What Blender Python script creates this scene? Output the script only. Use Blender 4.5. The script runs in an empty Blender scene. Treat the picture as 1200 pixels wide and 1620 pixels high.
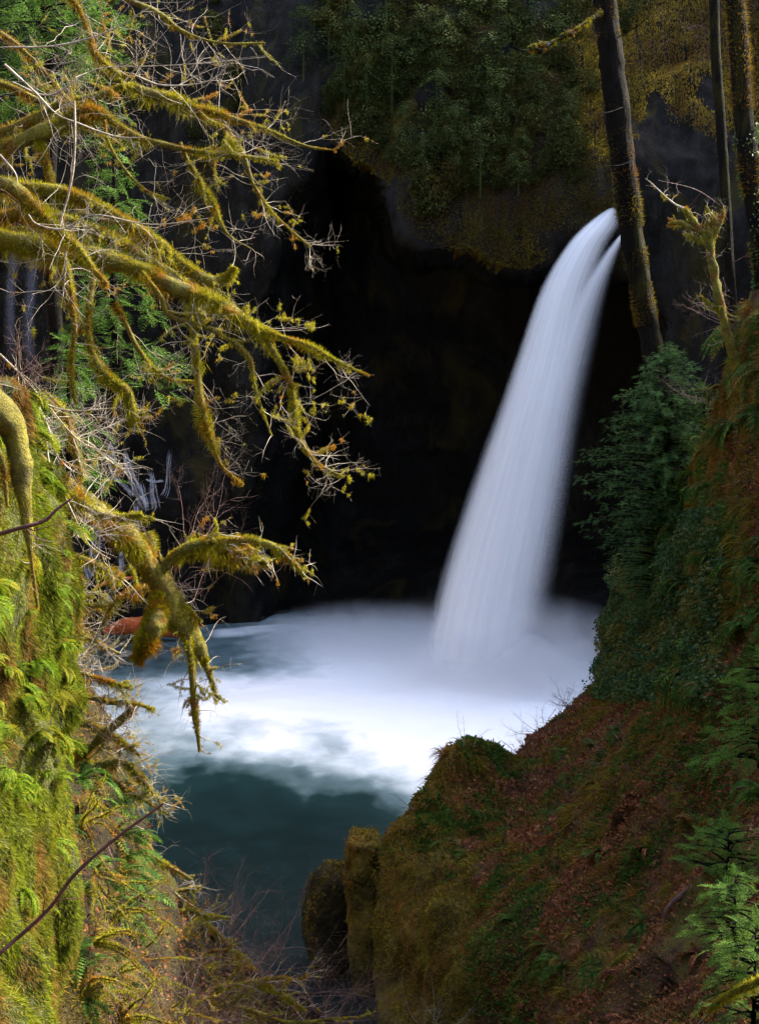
import bpy, math, random
import numpy as np
from mathutils import Vector

# ------------------------------------------------------------------ camera, sky, sun, exposure
SC = bpy.context.scene
COL = SC.collection
CAM_Z = 22.0
PITCH = math.radians(6.2)
F = 2400.0                                   # focal length in photograph pixels (photo 1200 x 1620)
cam_data = bpy.data.cameras.new("camera")
cam_data.sensor_fit = 'VERTICAL'
cam_data.sensor_height = 36.0
cam_data.sensor_width = 36.0
cam_data.lens = 36.0 * F / 1620.0
cam_data.clip_start = 0.1
cam_data.clip_end = 2000.0
cam = bpy.data.objects.new("camera", cam_data)
COL.objects.link(cam)
cam.location = (0, 0, CAM_Z)
cam.rotation_euler = (math.radians(90) - PITCH, 0, 0)
SC.camera = cam

SUN_AZ, SUN_EL = math.radians(66), math.radians(37)     # azimuth measured from +Y towards +X
SUN_DIR = Vector((math.sin(SUN_AZ) * math.cos(SUN_EL), math.cos(SUN_AZ) * math.cos(SUN_EL), math.sin(SUN_EL)))
world = bpy.data.worlds.new("World")
SC.world = world
world.use_nodes = True
wn = world.node_tree.nodes
bg = wn.get("Background") or wn.new("ShaderNodeBackground")
sky = wn.new("ShaderNodeTexSky")
sky.sky_type = 'NISHITA'
sky.sun_disc = False
sky.sun_elevation = SUN_EL
sky.sun_rotation = SUN_AZ
sky.dust_density = 4.0
sky.air_density = 0.75
sky.ozone_density = 0.4
world.node_tree.links.new(sky.outputs[0], bg.inputs[0])
bg.inputs[1].default_value = 0.15
sun_data = bpy.data.lights.new("sun", 'SUN')
sun_data.energy = 2.9
sun_data.angle = math.radians(0.5)
sun_data.color = (1.0, 0.93, 0.80)
sun = bpy.data.objects.new("sun", sun_data)
COL.objects.link(sun)
sun.rotation_euler = SUN_DIR.to_track_quat('Z', 'Y').to_euler()
sun.location = (60, 0, 80)
SC.view_settings.view_transform = 'Standard'
SC.view_settings.look = 'None'
SC.view_settings.exposure = 2.75
SC.view_settings.gamma = 1.0
SC.render.engine = 'CYCLES'
SC.cycles.max_bounces = 6
SC.cycles.diffuse_bounces = 3
SC.cycles.transparent_max_bounces = 24
SC.cycles.volume_bounces = 2
SC.cycles.use_denoising = True
SC.cycles.sample_clamp_indirect = 4.0

RNG = np.random.default_rng(7)
random.seed(7)
CP, SP = math.cos(PITCH), math.sin(PITCH)


def AT(px, py, D):
    """World points that the photograph shows at pixel (px, py), at distance D along world Y."""
    px, py, D = np.broadcast_arrays(np.asarray(px, float), np.asarray(py, float), np.asarray(D, float))
    xc = (px - 600.0) / F
    yc = (810.0 - py) / F
    dy = CP + yc * SP
    dz = -SP + yc * CP
    s = D / dy
    return np.stack([xc * s, D, CAM_Z + dz * s], -1)


def at(px, py, D):
    return AT(px, py, D)


# ------------------------------------------------------------------ numeric helpers
def _hash(ix, iy, iz):
    n = (ix * 374761393 + iy * 668265263 + iz * 2147483647 + 1013904223) & 0xFFFFFFFF
    n = ((n ^ (n >> 13)) * 1274126177) & 0xFFFFFFFF
    n = n ^ (n >> 16)
    return (n & 0xFFFF) / 65535.0


def vnoise(P):
    P = np.asarray(P, float)
    I = np.floor(P).astype(np.int64)
    f = P - I
    f = f * f * (3 - 2 * f)
    out = 0
    for dx in (0, 1):
        wx = f[..., 0] if dx else 1 - f[..., 0]
        for dy in (0, 1):
            wy = f[..., 1] if dy else 1 - f[..., 1]
            for dz in (0, 1):
                wz = f[..., 2] if dz else 1 - f[..., 2]
                out = out + wx * wy * wz * _hash(I[..., 0] + dx, I[..., 1] + dy, I[..., 2] + dz)
    return out * 2 - 1


def fbm(P, octaves=4, gain=0.5):
    P = np.asarray(P, float)
    a, s, t = 1.0, 0.0, 0.0
    for k in range(octaves):
        s = s + a * vnoise(P * (2.03 ** k) + 17.3 * k)
        t += a
        a *= gain
    return s / t


def sstep(a, b, x):
    t = np.clip((x - a) / (b - a), 0, 1)
    return t * t * (3 - 2 * t)


def tps(ctrl):
    """Thin-plate spline through (px, py, value) points."""
    C = np.array(ctrl, float)
    X = C[:, :2] / 1000.0
    n = len(C)

    def U(r2):
        return np.where(r2 > 1e-12, r2 * np.log(np.maximum(r2, 1e-12)), 0)
    K = U(((X[:, None] - X[None]) ** 2).sum(-1)) + np.eye(n) * 0.002
    Pm = np.hstack([np.ones((n, 1)), X])
    A = np.zeros((n + 3, n + 3))
    A[:n, :n] = K
    A[:n, n:] = Pm
    A[n:, :n] = Pm.T
    w = np.linalg.solve(A, np.concatenate([C[:, 2], np.zeros(3)]))

    def f(px, py):
        Q = np.stack([np.asarray(px, float), np.asarray(py, float)], -1) / 1000.0
        sh = Q.shape[:-1]
        Q = Q.reshape(-1, 2)
        r = np.empty(len(Q))
        for i in range(0, len(Q), 20000):
            q = Q[i:i + 20000]
            r[i:i + 20000] = U(((q[:, None] - X[None]) ** 2).sum(-1)) @ w[:n] + w[n] + q @ w[n + 1:]
        return r.reshape(sh)
    return f


def resample(pts, n):
    pts = np.asarray(pts, float)
    d = np.concatenate([[0], np.cumsum(np.linalg.norm(np.diff(pts[:, :2], axis=0), axis=1))])
    t = np.linspace(0, d[-1], n)
    return np.stack([np.interp(t, d, pts[:, k]) for k in range(pts.shape[1])], -1)


def smooth_curve(pts, n):
    """Catmull-Rom through pts (any number of columns)."""
    P = np.asarray(pts, float)
    P = np.vstack([2 * P[0] - P[1], P, 2 * P[-1] - P[-2]])
    m = len(P) - 3
    t = np.linspace(0, m - 1e-9, n)
    i = t.astype(int)
    u = (t - i)[:, None]
    p0, p1, p2, p3 = P[i], P[i + 1], P[i + 2], P[i + 3]
    return 0.5 * (2 * p1 + (p2 - p0) * u + (2 * p0 - 5 * p1 + 4 * p2 - p3) * u ** 2 + (3 * p1 - p0 - 3 * p2 + p3) * u ** 3)


def unit(v):
    return v / np.maximum(np.linalg.norm(v, axis=-1, keepdims=True), 1e-9)


def rand_dirs(n):
    return unit(RNG.normal(size=(n, 3)))


def perp(d):
    d = np.asarray(d, float)
    a = np.where(np.abs(d[..., 2:3]) < 0.9, np.array([0, 0, 1.0]), np.array([1.0, 0, 0]))
    return unit(np.cross(d, a))


# ------------------------------------------------------------------ mesh helpers
def mesh_data(name, V, faces, smooth=False, uv=None, attrs=None):
    """faces: list of int arrays, each (n, k)."""
    V = np.asarray(V, np.float32).reshape(-1, 3)
    faces = [np.asarray(f, np.int32) for f in (faces if isinstance(faces, (list, tuple)) else [faces]) if len(f)]
    me = bpy.data.meshes.new(name)
    me.vertices.add(len(V))
    me.vertices.foreach_set("co", V.ravel())
    nl = sum(f.size for f in faces)
    npoly = sum(len(f) for f in faces)
    me.loops.add(nl)
    me.polygons.add(npoly)
    me.loops.foreach_set("vertex_index", np.concatenate([f.ravel() for f in faces]).astype(np.int32))
    starts, s = [], 0
    for f in faces:
        starts.append(s + np.arange(len(f), dtype=np.int32) * f.shape[1])
        s += f.size
    me.polygons.foreach_set("loop_start", np.concatenate(starts).astype(np.int32))
    if smooth:
        me.polygons.foreach_set("use_smooth", np.ones(npoly, dtype=bool))
    me.update(calc_edges=True)
    for k, a in (attrs or {}).items():
        at_ = me.attributes.new(k, 'FLOAT', 'POINT')
        at_.data.foreach_set("value", np.asarray(a, np.float32).ravel())
    if uv is not None:
        lay = me.uv_layers.new(name="UVMap")
        idx = np.concatenate([f.ravel() for f in faces])
        lay.data.foreach_set("uv", np.asarray(uv, np.float32).reshape(-1, 2)[idx].ravel())
    me.validate(verbose=False)
    return me


def put(name, me, mats=None, parent=None, label=None, cat=None, group=None, kind=None, loc=None):
    o = bpy.data.objects.new(name, me)
    COL.objects.link(o)
    if mats is not None and me is not None and not me.materials:
        for m in (mats if isinstance(mats, (list, tuple)) else [mats]):
            me.materials.append(m)
    if parent is not None:
        o.parent = parent
    if loc is not None:
        o.location = loc
    tag(o, label, cat, group, kind)
    return o


def tag(o, label=None, cat=None, group=None, kind=None):
    if label:
        o["label"] = label
    if cat:
        o["category"] = cat
    if group:
        o["group"] = group
    if kind:
        o["kind"] = kind


def thing(name, label, cat, group=None, loc=(0, 0, 0)):
    return put(name, None, None, None, label, cat, group, None, loc)


def copy_tree(o, parent=None):
    c = o.copy()
    COL.objects.link(c)
    c.parent = parent
    for ch in list(o.children):
        copy_tree(ch, c)
    return c


def grid_faces(nr, nc, flip=False):
    i = np.arange(nr - 1)[:, None] * nc + np.arange(nc - 1)[None]
    q = np.stack([i, i + 1, i + nc + 1, i + nc], -1).reshape(-1, 4)
    return q[:, ::-1] if flip else q


def grid_normals(V):
    du = np.gradient(V, axis=1)
    dv = np.gradient(V, axis=0)
    return unit(np.cross(du, dv))


def scatter_grid(V, N, n, weight=None):
    """n random points on a grid surface (area weighted), with normals. weight: per-vertex array."""
    A = np.linalg.norm(np.cross(V[1:, 1:] - V[:-1, :-1], V[1:, :-1] - V[:-1, 1:]), axis=-1)
    if weight is not None:
        A = A * weight[:-1, :-1]
    p = A.ravel() / A.sum()
    k = RNG.choice(len(p), n, p=p)
    r, c = np.divmod(k, V.shape[1] - 1)
    u, v = RNG.random((2, n, 1))
    P = (V[r, c] * (1 - u) * (1 - v) + V[r, c + 1] * u * (1 - v) + V[r + 1, c] * (1 - u) * v + V[r + 1, c + 1] * u * v)
    return P, N[r, c]


def tubes(lst, sides=5):
    """lst of (pts (n,3), radii (n,)) -> V, faces (closed tip by tapering)."""
    Vs, Fs, base = [], [], 0
    ang = np.linspace(0, 2 * np.pi, sides, endpoint=False)
    ca, sa = np.cos(ang), np.sin(ang)
    for pts, rad in lst:
        pts = np.asarray(pts, float)
        n = len(pts)
        T = unit(np.gradient(pts, axis=0))
        ref = np.array([0.31, 0.17, 0.93]) if abs(T[:, 2]).mean() < 0.8 else np.array([0.93, 0.31, 0.17])
        A = unit(np.cross(T, ref))
        B = np.cross(T, A)
        rad = np.broadcast_to(np.asarray(rad, float), (n,))
        R = pts[:, None] + rad[:, None, None] * (A[:, None] * ca[None, :, None] + B[:, None] * sa[None, :, None])
        Vs.append(R.reshape(-1, 3))
        i = np.arange(n - 1)[:, None] * sides + np.arange(sides)[None]
        j = np.arange(n - 1)[:, None] * sides + (np.arange(sides)[None] + 1) % sides
        Fs.append(np.stack([i, j, j + sides, i + sides], -1).reshape(-1, 4) + base)
        base += n * sides
    return np.concatenate(Vs), np.concatenate(Fs)


def fat_tube(pts, rad, sides=12, lump=0.25, freq=6.0, seed=0.0, sag=0.0):
    """A limb: tube with a lumpy, mossy outline and rounded end."""
    V, Fc = tubes([(pts, rad)], sides)
    n = len(pts)
    C = np.repeat(pts, sides, axis=0)
    d = V - C
    k = 1 + lump * fbm(V * freq + seed, 3)
    low = np.clip(-unit(d)[:, 2], 0, 1)
    k = k + sag * low * (0.5 + 0.8 * np.clip(fbm(C * freq * 0.6 + seed + 9, 2), -0.3, 1))
    V = C + d * k[:, None]
    Fc2 = [Fc]
    capi = np.arange(sides)[None] + (n - 1) * sides
    return V, [Fc, capi[:, ::-1]] if False else [Fc]


def blades(P, D, W, L, width, bend=None):
    """Thin triangular blades: base point P, direction D, side vector W."""
    n = len(P)
    L = np.broadcast_to(L, (n,))[:, None]
    width = np.broadcast_to(width, (n,))[:, None]
    mid = P + D * L * 0.5
    tip = P + D * L
    if bend is not None:
        tip = tip + bend * L
        mid = mid + bend * L * 0.25
    V = np.stack([P - W * width * 0.5, P + W * width * 0.5, mid + W * width * 0.35, tip, mid - W * width * 0.35], 1)
    i = np.arange(n)[:, None] * 5
    return V.reshape(-1, 3), [np.concatenate([i, i + 1, i + 2, i + 4], 1), np.concatenate([i + 4, i + 2, i + 3], 1)]


def tri_blades(P, D, W, L, width):
    n = len(P)
    L = np.broadcast_to(L, (n,))[:, None]
    width = np.broadcast_to(width, (n,))[:, None]
    V = np.stack([P - W * width * 0.5, P + W * width * 0.5, P + D * L], 1)
    i = np.arange(n)[:, None] * 3
    return V.reshape(-1, 3), [np.concatenate([i, i + 1, i + 2], 1)]


def leaves(P, D, W, L, width, fold=0.15):
    """Diamond leaves, folded along the middle."""
    n = len(P)
    L = np.broadcast_to(L, (n,))[:, None]
    width = np.broadcast_to(width, (n,))[:, None]
    Nn = unit(np.cross(D, W))
    V = np.stack([P, P + D * L * 0.45 + W * width * 0.5 + Nn * width * fold, P + D * L, P + D * L * 0.45 - W * width * 0.5 + Nn * width * fold], 1)
    i = np.arange(n)[:, None] * 4
    return V.reshape(-1, 3), [np.concatenate([i, i + 1, i + 2], 1), np.concatenate([i, i + 2, i + 3], 1)]


def join(parts):
    Vs, Fs, b = [], {}, 0
    for V, fs in parts:
        Vs.append(V)
        for f in fs if isinstance(fs, list) else [fs]:
            Fs.setdefault(f.shape[1], []).append(f + b)
        b += len(V)
    return np.concatenate(Vs), [np.concatenate(x) for x in Fs.values()]


def beards(pts, rad, n, per, length, width):
    """Tufts of moss hanging under a limb."""
    x = RNG.random(n) * (len(pts) - 1.01)
    a = x.astype(int)
    C = pts[a] + (pts[a + 1] - pts[a]) * (x - a)[:, None] - np.array([0, 0, 0.8]) * rad[a][:, None]
    s = RNG.uniform(0.4, 1.3, n) * np.clip(rad[a] / 0.03, 0.4, 1.2)
    k = np.repeat(np.arange(n), per)
    m = len(k)
    P = C[k] + RNG.normal(size=(m, 3)) * np.array([0.35, 0.25, 0.30]) * (length * s)[k][:, None]
    D = unit(np.array([0, 0, -1.0]) + 0.55 * rand_dirs(m))
    return tri_blades(P, D, unit(np.cross(D, rand_dirs(m))), length * s[k] * RNG.uniform(0.4, 1.2, m), width)


# ------------------------------------------------------------------ materials
def new_mat(name):
    m = bpy.data.materials.new(name)
    m.use_nodes = True
    nt = m.node_tree
    nt.nodes.clear()
    out = nt.nodes.new("ShaderNodeOutputMaterial")
    return m, nt, out


def nd(nt, t, **kw):
    n = nt.nodes.new(t)
    for k, v in kw.items():
        if k.startswith("i_"):
            n.inputs[k[2:].replace("_", " ")].default_value = v
        else:
            setattr(n, k, v)
    return n


def ramp(nt, fac, stops):
    r = nt.nodes.new("ShaderNodeValToRGB")
    e = r.color_ramp.elements
    while len(e) < len(stops):
        e.new(0.5)
    for k, (p, c) in enumerate(stops):
        e[k].position = p
        e[k].color = (*c, 1)
    nt.links.new(fac, r.inputs[0])
    return r.outputs[0]


def noise(nt, scale, detail=4, rough=0.55, vec=None, dist=0.0):
    n = nd(nt, "ShaderNodeTexNoise", i_Scale=scale, i_Detail=detail, i_Roughness=rough, i_Distortion=dist)
    if vec is None:
        vec = nt.nodes.new("ShaderNodeTexCoord").outputs["Object"]
    nt.links.new(vec, n.inputs["Vector"])
    return n.outputs["Fac"]


def mathn(nt, op, a, b=None, c=None):
    n = nt.nodes.new("ShaderNodeMath")
    n.operation = op
    for k, v in enumerate((a, b, c)):
        if v is None:
            continue
        if isinstance(v, (int, float)):
            n.inputs[k].default_value = v
        else:
            nt.links.new(v, n.inputs[k])
    return n.outputs[0]


def mixc(nt, f, a, b):
    n = nt.nodes.new("ShaderNodeMix")
    n.data_type = 'RGBA'
    for v, k in ((f, 0), (a, 6), (b, 7)):
        if isinstance(v, (int, float)):
            n.inputs[k].default_value = v
        elif isinstance(v, tuple):
            n.inputs[k].default_value = (*v, 1)
        else:
            nt.links.new(v, n.inputs[k])
    return n.outputs[2]


def foliage_mat(name, stops, patch=None, patch_scale=1.5, transl=0.35, rough=0.7, spec=0.06):
    """Leaf material: a colour per leaf, patches of another colour, some light through the leaf."""
    m, nt, out = new_mat(name)
    geo = nt.nodes.new("ShaderNodeNewGeometry")
    rnd = geo.outputs["Random Per Island"]
    n1 = noise(nt, patch_scale, 3, vec=geo.outputs["Position"])
    f = mathn(nt, 'ADD', mathn(nt, 'MULTIPLY', rnd, 0.55), mathn(nt, 'MULTIPLY', mathn(nt, 'SUBTRACT', n1, 0.27), 0.95))
    col = ramp(nt, f, stops)
    if patch:
        n2 = noise(nt, patch_scale * 0.7, 3, vec=geo.outputs["Position"], dist=0.4)
        n3 = mathn(nt, 'ADD', n2, mathn(nt, 'MULTIPLY', rnd, 0.14))
        k = mathn(nt, 'MULTIPLY', mathn(nt, 'SUBTRACT', n3, 0.59), 9.0)
        k = mathn(nt, 'MINIMUM', mathn(nt, 'MAXIMUM', k, 0.0), 0.85)
        col = mixc(nt, k, col, patch)
    p = nd(nt, "ShaderNodeBsdfPrincipled", i_Roughness=rough)
    p.inputs["Specular IOR Level"].default_value = spec
    nt.links.new(col, p.inputs["Base Color"])
    tr = nt.nodes.new("ShaderNodeBsdfTranslucent")
    nt.links.new(col, tr.inputs["Color"])
    mx = nt.nodes.new("ShaderNodeMixShader")
    mx.inputs[0].default_value = transl
    nt.links.new(p.outputs[0], mx.inputs[1])
    nt.links.new(tr.outputs[0], mx.inputs[2])
    nt.links.new(mx.outputs[0], out.inputs[0])
    return m


def ground_mat(name, stops, scale=0.6, fine=6.0, bump=0.6, bscale=3.0, rough=0.85, stretch=(1, 1, 1), spec=0.3, second=None):
    m, nt, out = new_mat(name)
    tc = nt.nodes.new("ShaderNodeTexCoord")
    mp = nt.nodes.new("ShaderNodeMapping")
    mp.inputs["Scale"].default_value = stretch
    nt.links.new(tc.outputs["Object"], mp.inputs[0])
    v = mp.outputs[0]
    a = noise(nt, scale, 6, 0.62, v, 0.6)
    b = noise(nt, fine, 5, 0.65, v)
    f = mathn(nt, 'ADD', mathn(nt, 'MULTIPLY', a, 0.62), mathn(nt, 'MULTIPLY', b, 0.38))
    f = mathn(nt, 'ADD', mathn(nt, 'MULTIPLY', mathn(nt, 'SUBTRACT', f, 0.5), 2.3), 0.5)
    col = ramp(nt, f, stops)
    if second:
        c2, thr, sc2 = second
        s = noise(nt, sc2, 5, 0.6, v, 0.8)
        k = mathn(nt, 'MINIMUM', mathn(nt, 'MAXIMUM', mathn(nt, 'MULTIPLY', mathn(nt, 'SUBTRACT', s, thr), 9.0), 0.0), 0.9)
        col = mixc(nt, k, col, c2)
    p = nd(nt, "ShaderNodeBsdfPrincipled", i_Roughness=rough)
    p.inputs["Specular IOR Level"].default_value = spec
    nt.links.new(col, p.inputs["Base Color"])
    h = mathn(nt, 'ADD', noise(nt, bscale, 8, 0.65, v), mathn(nt, 'MULTIPLY', noise(nt, bscale * 6, 4, 0.6, v), 0.35))
    bp = nd(nt, "ShaderNodeBump", i_Strength=bump, i_Distance=0.25)
    nt.links.new(h, bp.inputs["Height"])
    nt.links.new(bp.outputs[0], p.inputs["Normal"])
    nt.links.new(p.outputs[0], out.inputs[0])
    return m


M = {}
M['moss'] = foliage_mat("sunlit_moss", [(0.0, (0.07, 0.066, 0.005)), (0.35, (0.17, 0.155, 0.006)), (0.65, (0.31, 0.285, 0.011)), (1.0, (0.47, 0.43, 0.03))],
                        patch=(0.30, 0.12, 0.008), patch_scale=3.2, transl=0.3)
M['moss_core'] = ground_mat("moss_on_wood", [(0.2, (0.05, 0.045, 0.006)), (0.5, (0.15, 0.13, 0.010)), (0.8, (0.26, 0.23, 0.02))], 4, 30, 0.8, 25,
                            second=((0.18, 0.07, 0.008), 0.55, 3.0))
M['twig'] = ground_mat("pale_lichen_twig", [(0.2, (0.10, 0.075, 0.05)), (0.5, (0.25, 0.21, 0.16)), (0.8, (0.42, 0.38, 0.31))], 5, 40, 0.3, 40, rough=0.6)
M['red_twig'] = ground_mat("red_brown_twig", [(0.2, (0.035, 0.014, 0.010)), (0.5, (0.085, 0.042, 0.032)), (0.8, (0.19, 0.11, 0.09))], 5, 40, 0.3, 40, rough=0.6)
M['cane'] = ground_mat("dark_red_cane", [(0.2, (0.035, 0.010, 0.010)), (0.8, (0.10, 0.035, 0.03))], 5, 40, 0.3, 40, rough=0.45)
M['bark'] = ground_mat("dark_bark", [(0.2, (0.002, 0.0016, 0.0012)), (0.5, (0.005, 0.0038, 0.0028)), (0.8, (0.012, 0.009, 0.0065))], 1.5, 12, 1.0, 5,
                       stretch=(1, 1, 0.25), second=((0.022, 0.020, 0.004), 0.54, 1.1), spec=0.08)
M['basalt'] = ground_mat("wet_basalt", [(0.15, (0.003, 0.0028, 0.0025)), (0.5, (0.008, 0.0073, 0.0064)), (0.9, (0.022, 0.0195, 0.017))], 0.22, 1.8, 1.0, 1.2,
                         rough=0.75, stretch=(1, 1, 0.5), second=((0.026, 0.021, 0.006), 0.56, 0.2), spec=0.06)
M['mossrock'] = ground_mat("mossy_rock", [(0.1, (0.008, 0.006, 0.002)), (0.4, (0.06, 0.044, 0.008)), (0.65, (0.16, 0.118, 0.015)), (0.9, (0.29, 0.22, 0.03))], 0.5, 7, 1.0, 4,
                           second=((0.14, 0.055, 0.015), 0.57, 0.5), spec=0.15)
M['litter'] = ground_mat("leaf_litter_soil", [(0.1, (0.009, 0.005, 0.003)), (0.4, (0.045, 0.021, 0.010)), (0.65, (0.11, 0.046, 0.020)), (0.9, (0.20, 0.10, 0.042))], 0.7, 9, 1.0, 5,
                         second=((0.10, 0.09, 0.014), 0.52, 0.45), spec=0.15)
M['wallmoss'] = ground_mat("wall_moss", [(0.15, (0.006, 0.008, 0.002)), (0.45, (0.035, 0.040, 0.004)), (0.7, (0.08, 0.088, 0.007)), (0.9, (0.13, 0.125, 0.012))], 1.2, 14, 1.0, 8,
                           stretch=(1, 1, 0.35), second=((0.10, 0.05, 0.012), 0.6, 1.4))
M['hanging'] = foliage_mat("hanging_moss", [(0.0, (0.020, 0.034, 0.002)), (0.4, (0.075, 0.100, 0.004)), (0.7, (0.145, 0.160, 0.006)), (1.0, (0.23, 0.22, 0.015))],
                           patch=(0.16, 0.075, 0.02), patch_scale=2.2, transl=0.3)
M['fern'] = foliage_mat("bright_fern", [(0.0, (0.022, 0.052, 0.003)), (0.45, (0.075, 0.125, 0.006)), (1.0, (0.18, 0.215, 0.012))], patch=(0.17, 0.15, 0.010), transl=0.45)
M['darkfern'] = foliage_mat("deep_green_fern", [(0.0, (0.012, 0.030, 0.006)), (0.5, (0.042, 0.095, 0.014)), (1.0, (0.13, 0.21, 0.03))], patch=(0.18, 0.09, 0.02), transl=0.4)
M['cedar'] = foliage_mat("cedar_sprays", [(0.0, (0.012, 0.034, 0.008)), (0.5, (0.056, 0.125, 0.034)), (1.0, (0.20, 0.31, 0.11))], transl=0.3)
M['fir'] = foliage_mat("fir_sprays", [(0.0, (0.018, 0.045, 0.008)), (0.5, (0.055, 0.12, 0.016)), (1.0, (0.13, 0.20, 0.03))], transl=0.35)
M['lime'] = foliage_mat("light_green_sprays", [(0.0, (0.045, 0.10, 0.012)), (0.5, (0.11, 0.22, 0.03)), (1.0, (0.2, 0.32, 0.06))], transl=0.4)
M['brow'] = foliage_mat("olive_brow_moss", [(0.0, (0.016, 0.012, 0.003)), (0.4, (0.075, 0.055, 0.009)), (0.75, (0.16, 0.115, 0.016)), (1.0, (0.26, 0.19, 0.03))], patch=(0.10, 0.05, 0.012), patch_scale=0.3, transl=0.25)
M['bank'] = ground_mat("damp_bank", [(0.1, (0.004, 0.004, 0.002)), (0.45, (0.02, 0.016, 0.006)), (0.7, (0.05, 0.036, 0.014)), (0.9, (0.09, 0.06, 0.025))], 0.8, 9, 1.0, 5,
                       second=((0.06, 0.055, 0.008), 0.55, 0.8), spec=0.12)
M['hemlock'] = foliage_mat("dark_hemlock_sprays", [(0.0, (0.008, 0.015, 0.004)), (0.5, (0.034, 0.052, 0.012)), (1.0, (0.11, 0.14, 0.035))], transl=0.25)
M['cliffleaf'] = foliage_mat("cliff_shrub_leaves", [(0.0, (0.008, 0.011, 0.003)), (0.5, (0.030, 0.038, 0.009)), (1.0, (0.10, 0.105, 0.026))], patch=(0.075, 0.054, 0.012), patch_scale=0.4, transl=0.3)
M['ivy'] = foliage_mat("ivy_leaves", [(0.0, (0.010, 0.026, 0.009)), (0.5, (0.03, 0.072, 0.020)), (1.0, (0.09, 0.16, 0.045))], patch=(0.13, 0.11, 0.02), patch_scale=0.9, transl=0.25, rough=0.5, spec=0.12)
M['deadleaf'] = foliage_mat("fallen_leaves", [(0.0, (0.028, 0.010, 0.004)), (0.4, (0.125, 0.044, 0.018)), (0.75, (0.26, 0.098, 0.036)), (1.0, (0.46, 0.29, 0.16))], patch_scale=1.2, transl=0.2)
M['slopemoss'] = foliage_mat("slope_moss", [(0.0, (0.020, 0.015, 0.003)), (0.4, (0.105, 0.076, 0.009)), (0.75, (0.25, 0.185, 0.018)), (1.0, (0.46, 0.38, 0.08))],
                             patch=(0.20, 0.085, 0.018), patch_scale=0.7, transl=0.25)
M['goldmoss_sun_tint'] = foliage_mat("golden_cliff_moss_sun_tint", [(0.0, (0.03, 0.020, 0.004)), (0.4, (0.15, 0.098, 0.012)), (0.75, (0.38, 0.25, 0.024)), (1.0, (0.52, 0.37, 0.06))],
                            patch=(0.10, 0.05, 0.012), patch_scale=0.3, transl=0.25)  # golden moss, its colour lightened to carry the grazing sun on the cliff
M['redlog'] = ground_mat("red_rotten_wood", [(0.15, (0.20, 0.035, 0.009)), (0.5, (0.48, 0.095, 0.022)), (0.85, (0.60, 0.16, 0.045))], 0.7, 6, 0.8, 4, stretch=(0.4, 1, 2))

# ------------------------------------------------------------------ terrain
def sheet(sil, end, dfn, nt_, ns, side, amp, freq, seed, roll=10.0, nroll=7, stretch=(1, 1, 1), pw=1.4):
    """A sheet of terrain between an outline (photograph pixels) and an inner line, rolled away behind the outline."""
    S = smooth_curve(sil, nt_)
    # keep silhouette and end line in step
    E = np.stack([np.interp(np.linspace(0, len(end) - 1, nt_), np.arange(len(end)), np.array(end, float)[:, k]) for k in range(2)], -1)
    s = np.linspace(0, 1, ns) ** pw
    PX = S[:, None, 0] * (1 - s) + E[:, None, 0] * s
    PY = S[:, None, 1] * (1 - s) + E[:, None, 1] * s
    V = AT(PX, PY, np.maximum(dfn(PX, PY), 2.5))
    r = np.linspace(0, 1, nroll + 1)[1:][::-1] ** 1.6
    S0 = V[:, 0]
    d = S0[:, 1]
    tan = (CAM_Z - S0[:, 2]) / d
    dy = roll * r[None, :] * np.clip(d[:, None] / 50, 0.15, 1.2)
    back = np.stack([S0[:, None, 0] * (d[:, None] + dy) / d[:, None] + side * (0.35 * dy),
                     d[:, None] + dy,
                     S0[:, None, 2] - np.maximum(tan[:, None], 0.1) * dy - 0.5 * dy], -1)
    V = np.concatenate([back, V], axis=1)
    st = np.array(stretch)
    N = grid_normals(V)
    cam_dir = np.array([0, 0, CAM_Z]) - V
    flip = (N * cam_dir).sum(-1, keepdims=True)
    N = N * np.where(np.median(flip) < 0, -1, 1)
    damp = np.concatenate([np.full(nroll, 0.3), 0.3 + 0.7 * sstep(0.0, 0.16, s)])[None, :]
    if nt_ != 330:
        damp = 1.0
    else:
        damp = damp * np.clip(V[..., 1] / 32, 0.22, 1.0) ** 1.2
    for a, f_ in zip(amp, freq):
        V = V + N * (a * damp * fbm(V * f_ * st + seed, 4))[..., None]
    N2 = grid_normals(V)
    N2 = N2 * np.where(np.median((N2 * cam_dir).sum(-1)) < 0, -1, 1)
    return V, N2, nroll


def ground_obj(name, V, mat, kind="structure", **kw):
    me = mesh_data(name, V.reshape(-1, 3), grid_faces(V.shape[0], V.shape[1]), True)
    return put(name, me, mat, kind=kind, **kw)


# --- far cliff with the undercut alcove -------------------------------------------------
D_far = tps([(-700, -900, 150), (600, -900, 165), (1900, -900, 150), (-700, 0, 128), (-700, 800, 112), (-700, 1400, 104), (1400, 0, 100), (1400, 800, 94), (1900, 0, 96), (1900, 800, 90), (1900, 1400, 90),
             (600, -200, 130), (600, 0, 119), (900, 0, 115), (1100, 0, 109), (1200, 100, 104), (540, 250, 113), (620, 320, 107), (700, 380, 104.5),
             (800, 420, 103), (900, 340, 102), (960, 310, 101), (300, 0, 124), (300, 300, 120), (300, 600, 119), (300, 800, 117), (400, 950, 119), (200, 950, 116.5),
             (100, 600, 118), (0, 400, 120), (0, 1000, 114), (180, 1012, 114.0), (320, 1000, 117.5), (450, 985, 120), (1000, 420, 102.5), (1100, 450, 99), (1200, 400, 95),
             (1000, 600, 103), (1100, 700, 98), (1000, 1000, 102), (1100, 1100, 98), (700, 1000, 109), (600, 1000, 111), (600, 1200, 106), (600, 600, 108), (700, 700, 107), (800, 800, 106), (600, 800, 110)])
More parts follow.
